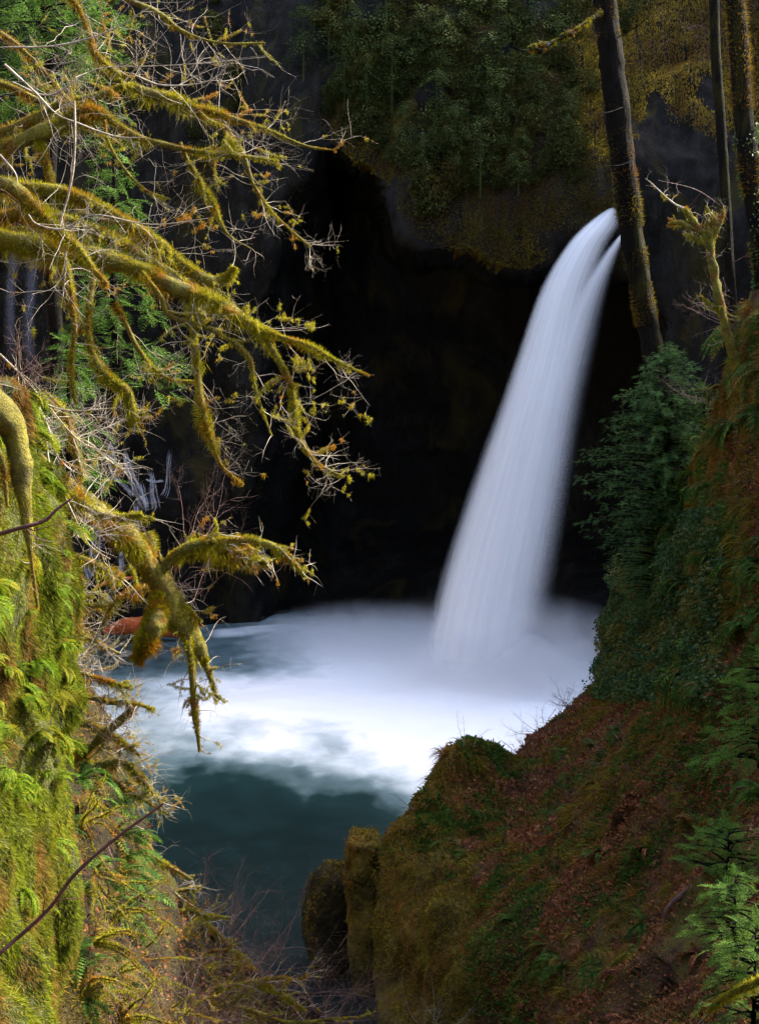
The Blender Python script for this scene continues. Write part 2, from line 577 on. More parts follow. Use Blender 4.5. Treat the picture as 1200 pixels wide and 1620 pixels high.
ALC = np.array([(430, 330), (500, 215), (560, 262), (605, 290), (640, 372), (685, 395), (725, 402), (790, 428), (838, 432), (885, 398), (940, 352), (978, 352), (990, 420), (1010, 420),
                (1060, 520), (1030, 700), (1000, 900), (985, 1060), (940, 1300), (420, 1300), (380, 1010), (390, 800), (400, 550)], float)


def sdist(px, py, poly):
    """Signed distance to a polygon, positive inside."""
    sh = px.shape
    Q = np.stack([px.ravel(), py.ravel()], -1)
    best = np.full(len(Q), 1e9)
    inside = np.zeros(len(Q), bool)
    for a, b in zip(poly, np.roll(poly, -1, axis=0)):
        e = b - a
        w = Q - a
        t = np.clip((w @ e) / (e @ e), 0, 1)
        best = np.minimum(best, np.linalg.norm(w - t[:, None] * e, axis=1))
        c1 = (a[1] <= Q[:, 1]) & (b[1] > Q[:, 1])
        c2 = (a[1] > Q[:, 1]) & (b[1] <= Q[:, 1])
        cr = e[0] * w[:, 1] - e[1] * w[:, 0]
        inside ^= (c1 & (cr > 0)) | (c2 & (cr < 0))
    return np.where(inside, best, -best).reshape(sh)


nr, nc = 470, 500
PX, PY = np.meshgrid(np.linspace(-650, 1850, nc), np.linspace(-850, 1330, nr))
W3 = np.stack([PX / 70, PY / 70, PX * 0], -1)
pxw = PX + 22 * fbm(W3, 3)
pyw = PY + 22 * fbm(W3 + 31, 3)
sd = sdist(pxw, pyw, ALC)
soft = np.where(PX < 520, 150.0, 28.0)
deep = (sstep(0, 1, sd / soft) * 20 + sstep(0, 1, sd / 300) * 7) * (1 - 0.62 * sstep(800, 985, PY)) * (1 - 0.9 * sstep(850, 915, PX) * sstep(840, 1010, PY))
DD = D_far(PX, PY) + deep
VF = AT(PX, PY, DD)
st = np.array([1, 1, 0.45])
NF = grid_normals(VF)
NF *= np.sign(np.median(-NF[..., 1]))
rough_amt = 1 - 0.45 * sstep(0, 60, sd)
VF = VF + NF * ((1.5 * fbm(VF * 0.16 * st, 4) + 0.7 * fbm(VF * 0.6 * st + 40, 4)) * rough_amt)[..., None]
# columnar joints
VF[..., 1] += 0.9 * np.abs(fbm(np.stack([VF[..., 0] * 0.75, VF[..., 2] * 0.05, VF[..., 2] * 0], -1), 3)) + 0.5 * np.abs(fbm(np.stack([VF[..., 0] * 0.3, VF[..., 2] * 0.5, VF[..., 2] * 0 + 5], -1), 3))
NF = grid_normals(VF)
NF *= np.sign(np.median(-NF[..., 1]))
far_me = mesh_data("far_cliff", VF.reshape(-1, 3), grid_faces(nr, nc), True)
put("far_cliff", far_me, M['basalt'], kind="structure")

# --- slope across the foreground, ending in the mossy knob -------------------------------
D_right = tps([(1130, 500, 62), (1060, 650, 66), (1000, 860, 72), (968, 950, 74), (952, 1060, 72), (930, 1092, 68), (850, 1150, 62), (800, 1207, 58), (740, 1175, 52),
               (680, 1220, 50), (650, 1270, 49), (600, 1350, 48), (590, 1500, 46), (590, 1620, 44), (590, 2000, 38), (1200, 500, 46), (1200, 700, 42), (1200, 900, 37),
               (1200, 1100, 32), (1000, 1100, 54), (1000, 1250, 41), (1200, 1300, 25), (1200, 1450, 20), (1200, 1620, 15), (1000, 1450, 30), (900, 1620, 27), (800, 1400, 42),
               (750, 1620, 37), (1000, 1620, 22), (1700, 1000, 23), (1700, 500, 28), (1700, 1620, 9), (1700, 2100, 5), (1200, 2100, 10), (900, 2100, 18), (2700, 250, 24), (2700, 1000, 15), (2700, 1700, 7), (2300, 2060, 4.5)])
sil_r = [(1190, 460), (1135, 640), (1040, 830), (975, 950), (956, 1060), (930, 1094), (880, 1133), (845, 1158), (815, 1196), (792, 1212), (778, 1192), (760, 1177), (735, 1173), (702, 1190), (680, 1222),
         (652, 1272), (608, 1325), (600, 1400), (592, 1500), (590, 1620), (590, 2000)]
end_r = [(2700, 250), (2700, 450), (2700, 750), (2700, 900), (2700, 1100), (2700, 1250), (2700, 1400), (2700, 1550), (2700, 1680), (2700, 1760), (2700, 1850), (2600, 1950), (2400, 2040), (2100, 2100), (1750, 2100),
         (1280, 2100), (1120, 2100), (980, 2100), (840, 2100), (740, 2100), (680, 2100)]
VR, NR, nroll = sheet(sil_r, end_r, D_right, 330, 360, 1, (1.2, 0.85, 0.34), (0.14, 0.42, 1.5), 3.0, 12, 8, (1, 1, 0.7))
right_me = mesh_data("gorge_slope", VR.reshape(-1, 3), grid_faces(VR.shape[0], VR.shape[1]), True)
put("gorge_slope", right_me, [M['litter'], M['mossrock']], kind="structure")
# mossy rock on the steep part over the water, leaf litter on the rest
fc = VR[:-1, :-1]
pyx = 600 + F * fc[..., 0] / fc[..., 1]
pz = 810 - F * np.tan(np.arctan2(fc[..., 2] - CAM_Z, fc[..., 1]) + PITCH)
lim = 690 + 130 * fbm(fc * 0.3, 3) + np.clip(1420 - pz, -200, 140) * 0.45 + 110 * sstep(1300, 1600, pz)
rockmask = (pyx < lim + 60) | ((pyx < 1170 + 150 * fbm(fc * 0.25 + 5, 3)) & (pz < 1040)) | ((pyx < 1000) & (pz < 1075))
right_me.polygons.foreach_set("material_index", rockmask.ravel().astype(np.int32))

# --- sunlit mossy wall beside the camera --------------------------------------------------
D_wall = tps([(0, 600, 11.5), (60, 660, 12.5), (112, 850, 13), (108, 1000, 13), (100, 1200, 12.6), (95, 1450, 11.8), (95, 1620, 11), (0, 900, 10.8), (0, 1200, 10.2), (0, 1620, 9.2), (-600, 600, 8.5),
              (-600, 1200, 7.4), (-600, 2000, 5.5), (95, 2000, 9.5), (-200, 1000, 9.5), (-1700, 600, 7.5), (-1700, 1300, 6.5), (-1700, 2000, 5.0)])
sil_w = [(-600, 545), (-250, 570), (-60, 592), (0, 606), (38, 634), (66, 685), (96, 755), (110, 850), (107, 930), (104, 1060), (100, 1150), (93, 1250), (97, 1350), (99, 1450), (94, 1550), (96, 1700), (95, 2000)]
end_w = [(-1700, 560), (-1700, 600), (-1700, 640), (-1700, 680), (-1700, 720), (-1700, 780), (-1700, 850), (-1700, 920), (-1700, 1000), (-1700, 1100), (-1700, 1200), (-1700, 1300), (-1700, 1400), (-1700, 1500),
         (-1700, 1600), (-1700, 1800), (-1700, 2000)]
VW, NW, _ = sheet(sil_w, end_w, D_wall, 260, 250, -1, (0.36, 0.20), (1.3, 4.2), 11.0, 5, 8, (1, 1, 0.4), pw=1.3)
wall_me = mesh_data("mossy_cliff", VW.reshape(-1, 3), grid_faces(VW.shape[0], VW.shape[1]), True)
put("mossy_cliff", wall_me, M['wallmoss'], kind="structure")

# --- bank below the wall running down to the pool ----------------------------------------
D_bank = tps([(90, 1020, 26), (140, 1090, 28), (190, 1180, 28), (225, 1290, 28), (330, 1450, 30), (420, 1530, 34), (560, 1620, 42), (700, 2000, 44), (100, 1300, 20), (100, 1620, 16), (300, 1620, 24), (-400, 1300, 14),
              (-400, 2000, 9), (300, 2000, 18), (-1500, 950, 17), (-1500, 1400, 13), (-1500, 2000, 8)])
sil_b = [(40, 985), (95, 1030), (140, 1100), (182, 1190), (215, 1290), (250, 1375), (322, 1460), (415, 1540), (500, 1590), (560, 1640), (620, 1760), (680, 2000)]
end_b = [(-1500, 900), (-1500, 1000), (-1500, 1100), (-1500, 1250), (-1500, 1400), (-1500, 1550), (-1450, 1700), (-1350, 1850), (-1100, 2000), (-700, 2050), (-100, 2050), (300, 2050)]
VB, NB, _ = sheet(sil_b, end_b, D_bank, 200, 220, -1, (0.8, 0.4, 0.16), (0.25, 0.9, 2.8), 21.0, 8, 8, (1, 1, 0.7))
bank_me = mesh_data("stream_bank", VB.reshape(-1, 3), grid_faces(VB.shape[0], VB.shape[1]), True)
put("stream_bank", bank_me, M['bank'], kind="structure")


# --- the rest of the gorge: hillsides outside the frame -----------------------------------
def hillside(name, sgn, x0, rise, top):
    ys = np.linspace(-45, 150, 60)
    us = np.linspace(0, 1, 36)
    Y, U = np.meshgrid(ys, us, indexing='ij')
    X0 = np.interp(Y, *x0)
    TOP = np.interp(Y, *top)
    BOT = np.interp(Y, [-45, 10, 60, 150], [12, 10, -1, -1])
    Z = BOT + (TOP - BOT) * U
    X = X0 + (TOP - BOT) * U / np.interp(Y, *rise)
    V = np.stack([sgn * X, Y, Z], -1)
    V = V + 1.6 * fbm(V * 0.12 + 5, 4)[..., None] * np.array([-sgn * 0.8, 0, 0.6])
    return ground_obj(name, V, M['litter'] if sgn > 0 else M['mossrock'])


hillside("hill", 1, ([-45, 0, 15, 40, 80, 150], [4, 6, 9.5, 15, 27, 45]), ([0, 30, 60, 100], [0.9, 1.0, 1.6, 1.7]), ([-45, 0, 20, 40, 65, 100, 150], [30, 30, 34, 44, 72, 76, 70]))
hillside("hill", -1, ([-45, 0, 15, 40, 80, 150], [5, 6, 8, 16, 30, 50]), ([0, 1], [2.2, 2.2]), ([-45, 20, 40, 80, 150], [30, 34, 48, 62, 60]))
xs, ts = np.meshgrid(np.linspace(-45, 50, 30), np.linspace(0, 1, 16), indexing='ij')
ground_obj("hill", np.stack([xs, -3 - 42 * ts, 19.0 + 26 * ts + 1.5 * fbm(np.stack([xs, ts * 40, ts], -1) * 0.1, 3)], -1), M['litter'])

# ------------------------------------------------------------------ water
POOL_AX, POOL_AY = 0.0, 0.0


def foam_amount(P):
    """How much white water there is at points of the pool (world x, y)."""
    x, y = P[..., 0], P[..., 1]
    th = np.arctan2(CAM_Z, y)
    py = 810 + F * np.tan(th - PITCH)
    px = 600 + F * x / (y * CP + CAM_Z * SP)
    W = np.stack([x * 0.13 + y * 0.02, y * 0.075, x * 0], -1)
    n = fbm(W, 4) * 1.0 + 0.6 * fbm(np.stack([x * 0.40 + y * 0.06, y * 0.22, x * 0 + 4], -1), 5)
    edge = np.interp(px, [180, 270, 350, 450, 540, 640, 700, 800], [1250, 1222, 1228, 1238, 1245, 1258, 1265, 1270])
    f = sstep(125, -130, py - edge + 78 * n) ** 1.15
    f2 = sstep(150, -10, py - edge + 90 * n) * 0.22
    f = np.maximum(f, f2)
    # greener, calmer water along the far left shore
    calm = sstep(560, 330, px + 60 * n) * sstep(1105, 1050, py + 14 * n)
    f = f * (1 - 0.55 * calm)
    streak = sstep(14, 3, np.abs(py - np.interp(px, [320, 400, 480, 560], [1006, 1000, 994, 998]) + 3 * n)) * sstep(300, 350, px) * sstep(600, 500, px)
    f = np.maximum(f, 0.8 * streak)
    left = sstep(340, 190, px) * 0.35
    far = np.interp(px, [420, 520, 700, 850, 900, 960], [930, 952, 955, 975, 1015, 1035])
    f = f * (0.12 + 0.88 * sstep(0, 62, py - far))
    return np.clip(f * (1 - left), 0, 1)


ny, nx = 420, 380
yy = 44 + (150 - 44) * np.linspace(0, 1, ny) ** 1.15
xx = np.linspace(-48, 34, nx)
WX, WY = np.meshgrid(xx, yy)
PW = np.stack([WX, WY, WX * 0], -1)
foam = foam_amount(PW)
PW[..., 2] = 0.10 * fbm(np.stack([WX * 0.25, WY * 0.35, WX * 0], -1), 3) + 0.35 * foam * (0.6 + 0.5 * fbm(np.stack([WX * 0.2, WY * 0.3, WX * 0 + 9], -1), 3))
pool_me = mesh_data("pool_water", PW.reshape(-1, 3), grid_faces(ny, nx), True, attrs={"foam": foam})
m, nt, out = new_mat("pool_water")
fa = nd(nt, "ShaderNodeAttribute", attribute_name="foam").outputs["Fac"]
tc = nt.nodes.new("ShaderNodeTexCoord").outputs["Object"]
mp = nt.nodes.new("ShaderNodeMapping")
mp.inputs["Scale"].default_value = (0.45, 0.35, 1)
nt.links.new(tc, mp.inputs[0])
sn = noise(nt, 1.0, 5, 0.55, mp.outputs[0], 0.5)
mp3 = nt.nodes.new("ShaderNodeMapping")
mp3.inputs["Scale"].default_value = (0.75, 0.55, 1)
mp3.inputs["Rotation"].default_value = (0, 0, 0.5)
nt.links.new(tc, mp3.inputs[0])
sn2 = noise(nt, 1.0, 4, 0.5, mp3.outputs[0], 0.3)
fm = mathn(nt, 'ADD', fa, mathn(nt, 'MULTIPLY', mathn(nt, 'SUBTRACT', sn, 0.5), 0.22))
fm = mathn(nt, 'ADD', fm, mathn(nt, 'MULTIPLY', mathn(nt, 'MAXIMUM', mathn(nt, 'SUBTRACT', sn2, 0.47), -0.05), 0.36))
col = ramp(nt, fm, [(0.0, (0.003, 0.011, 0.011)), (0.28, (0.008, 0.027, 0.027)), (0.5, (0.11, 0.17, 0.18)), (0.75, (0.50, 0.57, 0.59)), (0.95, (0.90, 0.91, 0.92))])
p = nd(nt, "ShaderNodeBsdfPrincipled", i_Roughness=0.42)
p.inputs["Specular IOR Level"].default_value = 0.12
nt.links.new(col, p.inputs["Base Color"])
bp = nd(nt, "ShaderNodeBump", i_Strength=0.08, i_Distance=0.3)
nt.links.new(sn, bp.inputs["Height"])
nt.links.new(bp.outputs[0], p.inputs["Normal"])
nt.links.new(p.outputs[0], out.inputs[0])
M['water'] = m
put("pool_water", pool_me, m, kind="structure")

# creek bed under and beyond the pool, reaching past every edge
gx, gy = np.meshgrid(np.linspace(-400, 400, 40), np.linspace(-300, 600, 40))
gz = -4.0 + 0 * gx
ground_obj("ground", np.stack([gx, gy, gz], -1), M['mossrock'])


def fall_mat(name, seed, dens, lsoft, rsoft, fade_top, fade_bot, tint=(0.96, 0.96, 0.97), su=26.0, sv=1.0):
    """White falling water: thick in the middle, thinning to loose streaks at its edges."""
    m, nt, out = new_mat(name)
    uv = nt.nodes.new("ShaderNodeTexCoord").outputs["UV"]
    sep = nt.nodes.new("ShaderNodeSeparateXYZ")
    nt.links.new(uv, sep.inputs[0])
    u, v = sep.outputs[0], sep.outputs[1]
    mp = nt.nodes.new("ShaderNodeMapping")
    mp.inputs["Scale"].default_value = (su, sv, 1)
    mp.inputs["Location"].default_value = (seed, seed * 1.7, 0)
    nt.links.new(uv, mp.inputs[0])
    s1 = noise(nt, 1.0, 5, 0.6, mp.outputs[0], 0.15)
    mp2 = nt.nodes.new("ShaderNodeMapping")
    mp2.inputs["Scale"].default_value = (su * 0.18, sv * 1.2, 1)
    mp2.inputs["Location"].default_value = (seed * 2, seed, 0)
    nt.links.new(uv, mp2.inputs[0])
    s2 = noise(nt, 1.0, 3, 0.5, mp2.outputs[0])

    def ss(x, a, b):
        n = nt.nodes.new("ShaderNodeMapRange")
        n.interpolation_type = 'SMOOTHSTEP'
        n.inputs[1].default_value, n.inputs[2].default_value = a, b
        nt.links.new(x, n.inputs[0])
        return n.outputs[0]
    wob = mathn(nt, 'MULTIPLY', mathn(nt, 'SUBTRACT', s2, 0.5), 0.10)
    ue = mathn(nt, 'ADD', u, wob)
    a = mathn(nt, 'MULTIPLY', ss(ue, 0.0, lsoft), ss(mathn(nt, 'SUBTRACT', 1.0, ue), 0.0, rsoft))
    str_ = mathn(nt, 'ADD', 0.72, mathn(nt, 'MULTIPLY', mathn(nt, 'SUBTRACT', s1, 0.5), 0.6))
    str_ = mathn(nt, 'ADD', str_, mathn(nt, 'MULTIPLY', mathn(nt, 'SUBTRACT', s2, 0.5), 0.9))
    a = mathn(nt, 'MULTIPLY', a, str_)
    a = mathn(nt, 'MULTIPLY', a, ss(v, 0.0, fade_top))
    if fade_bot:
        a = mathn(nt, 'MULTIPLY', a, ss(mathn(nt, 'SUBTRACT', 1.0, v), 0.0, fade_bot))
    a = mathn(nt, 'MINIMUM', mathn(nt, 'MULTIPLY', a, dens), 0.97)
    d = nd(nt, "ShaderNodeBsdfDiffuse")
    d.inputs[0].default_value = (*tint, 1)
    tr = nd(nt, "ShaderNodeBsdfTranslucent")
    tr.inputs[0].default_value = (*tint, 1)
    mx = nt.nodes.new("ShaderNodeMixShader")
    mx.inputs[0].default_value = 0.45
    nt.links.new(d.outputs[0], mx.inputs[1])
    nt.links.new(tr.outputs[0], mx.inputs[2])
    t = nt.nodes.new("ShaderNodeBsdfTransparent")
    m2 = nt.nodes.new("ShaderNodeMixShader")
    nt.links.new(a, m2.inputs[0])
    nt.links.new(t.outputs[0], m2.inputs[1])
    nt.links.new(mx.outputs[0], m2.inputs[2])
    nt.links.new(m2.outputs[0], out.inputs[0])
    return m


def fall_shell(left, right, Dtop, Dbot, bulge, off, n=90, k=26, widen=0.0):
    L = smooth_curve(left, n)
    R = smooth_curve(right, n)
    v = np.linspace(0, 1, n)
    u = np.linspace(0, 1, k)
    c = widen
    PX = L[:, None, 0] * (1 - u) + R[:, None, 0] * u
    PY = L[:, None, 1] * (1 - u) + R[:, None, 1] * u
    PX = PX + (u - 0.5) * c * (R[:, None, 0] - L[:, None, 0])
    D = (Dtop + (Dbot - Dtop) * v ** 0.8)[:, None] - (bulge * (0.25 + 0.75 * v))[:, None] * np.sin(np.pi * u)[None] + off
    V = AT(PX, PY, D)
    UV = np.stack(np.broadcast_arrays(u[None], v[:, None]), -1)
    return V.reshape(-1, 3), grid_faces(n, k), UV.reshape(-1, 2)


wf = thing("waterfall", "tall white waterfall leaping from the cliff notch into the foaming pool", "waterfall", loc=(7, 96, 0))
mainL = [(968, 325), (930, 350), (893, 388), (852, 458), (816, 560), (788, 640), (752, 735), (718, 830), (688, 925), (668, 1010), (655, 1090)]
mainR = [(976, 328), (984, 352), (962, 395), (942, 465), (930, 560), (920, 640), (908, 735), (896, 830), (882, 925), (870, 1010), (864, 1090)]
secL = [(984, 368), (966, 384), (928, 430), (882, 500), (832, 590), (800, 680), (780, 780), (745, 870), (715, 950), (698, 1020), (685, 1090)]
secR = [(990, 358), (988, 376), (976, 412), (962, 465), (944, 560), (928, 640), (912, 735), (898, 830), (882, 925), (870, 1010), (862, 1090)]


def stream(name, L, R, shells, parent, mats, Dt, Db, bulge):
    parts_v, parts_f, parts_uv, mi = [], [], [], []
    b = 0
    for q, off in enumerate(shells):
        V, Fq, UV = fall_shell(L, R, Dt, Db, bulge, off, widen=-0.10 * q if q % 2 else 0.0)
        parts_v.append(V - np.array(parent.location))
        parts_f.append(Fq + b)
        parts_uv.append(UV)
        mi.append(np.full(len(Fq), q % len(mats), np.int32))
        b += len(V)
    me = mesh_data(name, np.concatenate(parts_v), np.concatenate(parts_f), True, uv=np.concatenate(parts_uv))
    o = put(name, me, mats, parent)
    me.polygons.foreach_set("material_index", np.concatenate(mi))
    return o


stream("main_stream", mainL, mainR, (0.0, 0.5, 1.0, 1.6), wf,
       [fall_mat("falling_water", 1.0, 0.95, 0.20, 0.6, 0.01, 0.13, su=22), fall_mat("falling_water", 4.3, 0.9, 0.16, 0.6, 0.01, 0.2, su=40),
        fall_mat("falling_water", 7.7, 0.9, 0.22, 0.55, 0.01, 0.16, su=14), fall_mat("falling_water", 12.1, 0.9, 0.14, 0.55, 0.01, 0.1, su=30)], 101.0, 96.5, 1.2)
stream("side_stream", secL, secR, (-0.15, 0.3), wf,
       [fall_mat("falling_water", 21.0, 0.80, 0.60, 0.50, 0.01, 0.16, su=18), fall_mat("falling_water", 25.3, 0.72, 0.65, 0.55, 0.01, 0.2, su=34)], 101.0, 96.5, 0.8)

# spray hanging over the foot of the fall
m, nt, out = new_mat("spray")
geo = nt.nodes.new("ShaderNodeNewGeometry").outputs["Position"]


def falloff(cx, cy, cz, rx, ry, rz):
    mp = nt.nodes.new("ShaderNodeMapping")
    mp.vector_type = 'POINT'
    mp.inputs["Location"].default_value = (-cx / rx, -cy / ry, -cz / rz)
    mp.inputs["Scale"].default_value = (1 / rx, 1 / ry, 1 / rz)
    nt.links.new(geo, mp.inputs[0])
    ln = nt.nodes.new("ShaderNodeVectorMath")
    ln.operation = 'LENGTH'
    nt.links.new(mp.outputs[0], ln.inputs[0])
    n = nt.nodes.new("ShaderNodeMapRange")
    n.interpolation_type = 'SMOOTHSTEP'
    n.inputs[1].default_value, n.inputs[2].default_value = 1.0, 0.0
    nt.links.new(ln.outputs["Value"], n.inputs[0])
    return n.outputs[0]


d = mathn(nt, 'ADD', mathn(nt, 'MULTIPLY', falloff(6.0, 96, 0, 12.5, 13, 6.5), 0.11), mathn(nt, 'MULTIPLY', falloff(-1.0, 110, 0, 11, 14, 3.4), 0.40))
d = mathn(nt, 'ADD', d, mathn(nt, 'MULTIPLY', falloff(6.5, 95, 0, 8, 8, 4.5), 0.26))
d = mathn(nt, 'ADD', d, mathn(nt, 'MULTIPLY', falloff(11.5, 96, 0, 8, 9, 7.5), 0.26))
nz = noise(nt, 0.45, 5, 0.62, geo, 0.8)
d = mathn(nt, 'MULTIPLY', d, mathn(nt, 'MAXIMUM', mathn(nt, 'ADD', -0.75, mathn(nt, 'MULTIPLY', nz, 3.4)), 0.02))
pv = nd(nt, "ShaderNodeVolumePrincipled", i_Anisotropy=0.2)
pv.inputs["Color"].default_value = (0.97, 0.972, 0.985, 1)
nt.links.new(d, pv.inputs["Density"])
nt.links.new(pv.outputs[0], out.inputs["Volume"])
th = np.linspace(0, 2 * np.pi, 33)[:-1]
ph = np.linspace(0.02, np.pi / 2 + 0.05, 10)
Vm = np.stack([3 + 17.5 * np.sin(ph)[:, None] * np.cos(th), 99 + 19 * np.sin(ph)[:, None] * np.sin(th), 0.2 + 6.5 * np.cos(ph)[:, None] + 0 * th], -1)
i = np.arange(9)[:, None] * 32 + np.arange(32)
j = np.arange(9)[:, None] * 32 + (np.arange(32) + 1) % 32
spray = mesh_data("spray_mist", Vm.reshape(-1, 3), [np.stack([i, i + 32, j + 32, j], -1).reshape(-1, 4), np.arange(32)[None], (np.arange(32) + 9 * 32)[None, ::-1]])
put("spray_mist", spray, m, kind="stuff")
SC.cycles.volume_step_rate = 1.5
SC.cycles.volume_max_steps = 128

# small stepped cascade in the far corner, and the veil of a higher fall behind it
cas = thing("cascade", "small stepped cascade of thin white strands in the dark far corner", "cascade", loc=tuple(at(220, 1000, 112)))
M['strand'] = fall_mat("thin_water", 3.0, 0.72, 0.6, 0.6, 0.15, 0.15, (0.74, 0.74, 0.82), su=4, sv=5)
strands = [
    [(171, 696, 8), (176, 720, 8), (180, 760, 7)], [(196, 705, 8), (205, 745, 12), (222, 785, 12), (236, 808, 8)], [(240, 742, 5), (244, 775, 9), (250, 810, 9)],
    [(222, 760, 5), (228, 790, 6), (232, 812, 5)],
    [(270, 708, 6), (266, 740, 5), (264, 770, 6), (255, 790, 8)], [(180, 752, 4), (195, 768, 5), (212, 788, 5)], [(228, 758, 3), (243, 763, 4), (262, 762, 3)],
    [(218, 795, 12), (220, 820, 9), (222, 850, 8)], [(214, 668, 4), (212, 676, 5), (216, 684, 3)], [(150, 820, 9), (153, 850, 9), (150, 890, 10)], [(140, 880, 10), (142, 900, 13), (150, 912, 16)],
    [(190, 880, 12), (188, 900, 10), (170, 914, 6)], [(168, 940, 9), (174, 955, 8), (176, 968, 5)], [(205, 850, 8), (200, 870, 9), (192, 885, 9)]]
for s in strands:
    C0 = smooth_curve(s, 22)
    dirn = unit(np.gradient(C0[:, :2], axis=0))
    nrm = np.stack([-dirn[:, 1], dirn[:, 0]], -1)
    tt = np.linspace(0, 1, 22)
    pv, pf, pu, b = [], [], [], 0
    for q in range(4):
        off = RNG.uniform(-0.9, 0.9) * C0[:, 2] * (0.5 + 0.5 * tt) + 1.6 * vnoise(np.stack([tt * 5, tt * 0 + q * 7.3 + s[0][0], tt * 0], -1))
        w = C0[:, 2] * RNG.uniform(0.22, 0.6) * (0.55 + 0.6 * vnoise(np.stack([tt * 4, tt * 0 + q * 3.1, tt * 0 + s[0][1]], -1)) ** 2 + 0.35 * tt) * np.clip(tt * 6, 0.15, 1) * np.clip((1 - tt) * 5, 0.2, 1)
        u = np.linspace(-1, 1, 6)
        G = C0[:, None, :2] + nrm[:, None] * (off[:, None] + w[:, None] * u[None])[..., None]
        Dd = D_far(G[..., 0], G[..., 1]) - 2.2 - 0.25 * q - 0.25 * np.cos(u * 1.5)[None]
        pv.append((AT(G[..., 0], G[..., 1], Dd) - np.array(cas.location)).reshape(-1, 3))
        pf.append(grid_faces(22, 6) + b)
        pu.append(np.stack(np.broadcast_arrays((u[None] + 1) / 2, tt[:, None]), -1).reshape(-1, 2))
        b += 22 * 6
    put("strand", mesh_data("strand", np.concatenate(pv), np.concatenate(pf), True, uv=np.concatenate(pu)), M['strand'], cas)
veil = thing("veil_fall", "pale hazy strands of water falling high in the far corner behind the mossy limbs", "waterfall", loc=tuple(at(30, 600, 112)))
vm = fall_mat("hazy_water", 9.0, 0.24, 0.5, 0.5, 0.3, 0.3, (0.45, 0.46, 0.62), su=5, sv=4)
for a, b in (((6, 310), 22), ((34, 340), 24)):
    x, y0 = a
    V, Fq, UV = fall_shell([(x, y0), (x + 4, y0 + 90), (x - 2, y0 + 180), (x + 3, 600)], [(x + b, y0), (x + b + 4, y0 + 90), (x + b, y0 + 180), (x + b + 2, 600)], 115, 113, 0.6, 0)
    put("strand", mesh_data("strand", V - np.array(veil.location), Fq, True, uv=UV), vm, veil)

# ------------------------------------------------------------------ plants: growth helpers
def grow(start, d, length, r0, steps, wander=0.25, bias=(0, 0, 0), bias_k=0.05, r1=None):
    pts = [np.array(start, float)]
    d = np.array(d, float)
    d /= np.linalg.norm(d) + 1e-9
    b = np.array(bias, float)
    h = length / steps
    for _ in range(steps):
        d = d + wander * RNG.normal(size=3) * 0.6 + b * bias_k
        d /= np.linalg.norm(d) + 1e-9
        pts.append(pts[-1] + d * h)
    return np.array(pts), np.linspace(r0, r0 * 0.35 if r1 is None else r1, steps + 1)


def twigs(poly, rad, n, lens, r, levels=2, tmin=0.1, bias=(0.3, 0, 0.1), kids=4, spread=0.9, wander=0.3, flat=0.5, steps=7):
    """Side twigs along a limb and their own side twigs. Returns [(pts, radii, level)]."""
    out = []
    T = unit(np.gradient(poly, axis=0))
    for _ in range(n):
        t = tmin + (1 - tmin) * RNG.random() ** 0.8
        x = t * (len(poly) - 1)
        i = min(int(x), len(poly) - 2)
        p = poly[i] + (poly[i + 1] - poly[i]) * (x - i)
        q = RNG.normal(size=3)
        q[1] *= flat
        d = T[i] * (1 - spread * 0.5) + unit(q) * spread
        L = RNG.uniform(*lens) * (1.15 - 0.62 * t)
        pts, rr = grow(p, d, L, min(r, rad[i] * 0.7) * RNG.uniform(0.7, 1.1), steps, wander, bias, 0.12, 0.0008 * L + 0.0004)
        out.append((pts, rr, levels))
        if levels > 1:
            out += twigs(pts, rr, max(1, int(RNG.poisson(kids))), (lens[0] * 0.35, lens[1] * 0.5), r * 0.55, levels - 1, 0.2, bias, kids, spread, wander, flat, 5)
    return out


def moss_fuzz(polys, n, length, width, droop=0.35, clump=2.5, seed=0.0, keep=0.0, up=0.25):
    """Short moss blades standing out of limbs; polys = [(pts, radii)]."""
    lens = np.array([np.linalg.norm(np.diff(p, axis=0), axis=1).sum() * np.mean(r) for p, r in polys])
    k = RNG.choice(len(polys), n, p=lens / lens.sum())
    P, R, T = np.empty((n, 3)), np.empty(n), np.empty((n, 3))
    for i, (p, r) in enumerate(polys):
        s = np.where(k == i)[0]
        if not len(s):
            continue
        x = RNG.random(len(s)) * (len(p) - 1.001)
        a = x.astype(int)
        f = (x - a)[:, None]
        P[s] = p[a] * (1 - f) + p[a + 1] * f
        R[s] = np.broadcast_to(r, (len(p),))[a]
        T[s] = unit(p[a + 1] - p[a])
    c = fbm(P * clump + seed, 3)
    Rm = np.array([np.max(r) for p, r in polys])[k]
    ok = (c > keep - 0.5) & (RNG.random(n) < (R / Rm) ** 0.6 + 0.1)
    P, R, T, c = P[ok], R[ok], T[ok], c[ok]
    n = len(P)
    q = rand_dirs(n)
    rad = unit(q - T * (q * T).sum(-1, keepdims=True))
    low = np.clip(-rad[:, 2], 0, 1)
    D = unit(rad + 0.55 * rand_dirs(n) * 0.8 + np.array([0, 0, up]) - np.array([0, 0, 1.0]) * droop * 2 * low[:, None])
    L = length * np.clip(R / 0.035, 0.3, 1.0) ** 0.7 * (0.45 + 0.9 * RNG.random(n)) * (1 + 1.7 * np.clip(c, -0.5, 0.8)) * (1 + 1.6 * low * np.clip(c + 0.2, 0, 1))
    base = P + rad * R[:, None] * 0.85
    return tri_blades(base, D, unit(np.cross(D, rand_dirs(n))), L, width * (0.6 + 0.8 * RNG.random(n)))


def limb_px(pts, n=None):
    """[(px, py, D, radius in px)] -> smooth world polyline and radii in metres."""
    C = smooth_curve(pts, n or max(12, len(pts) * 6))
    return AT(C[:, 0], C[:, 1], C[:, 2]), C[:, 3] * C[:, 2] / F


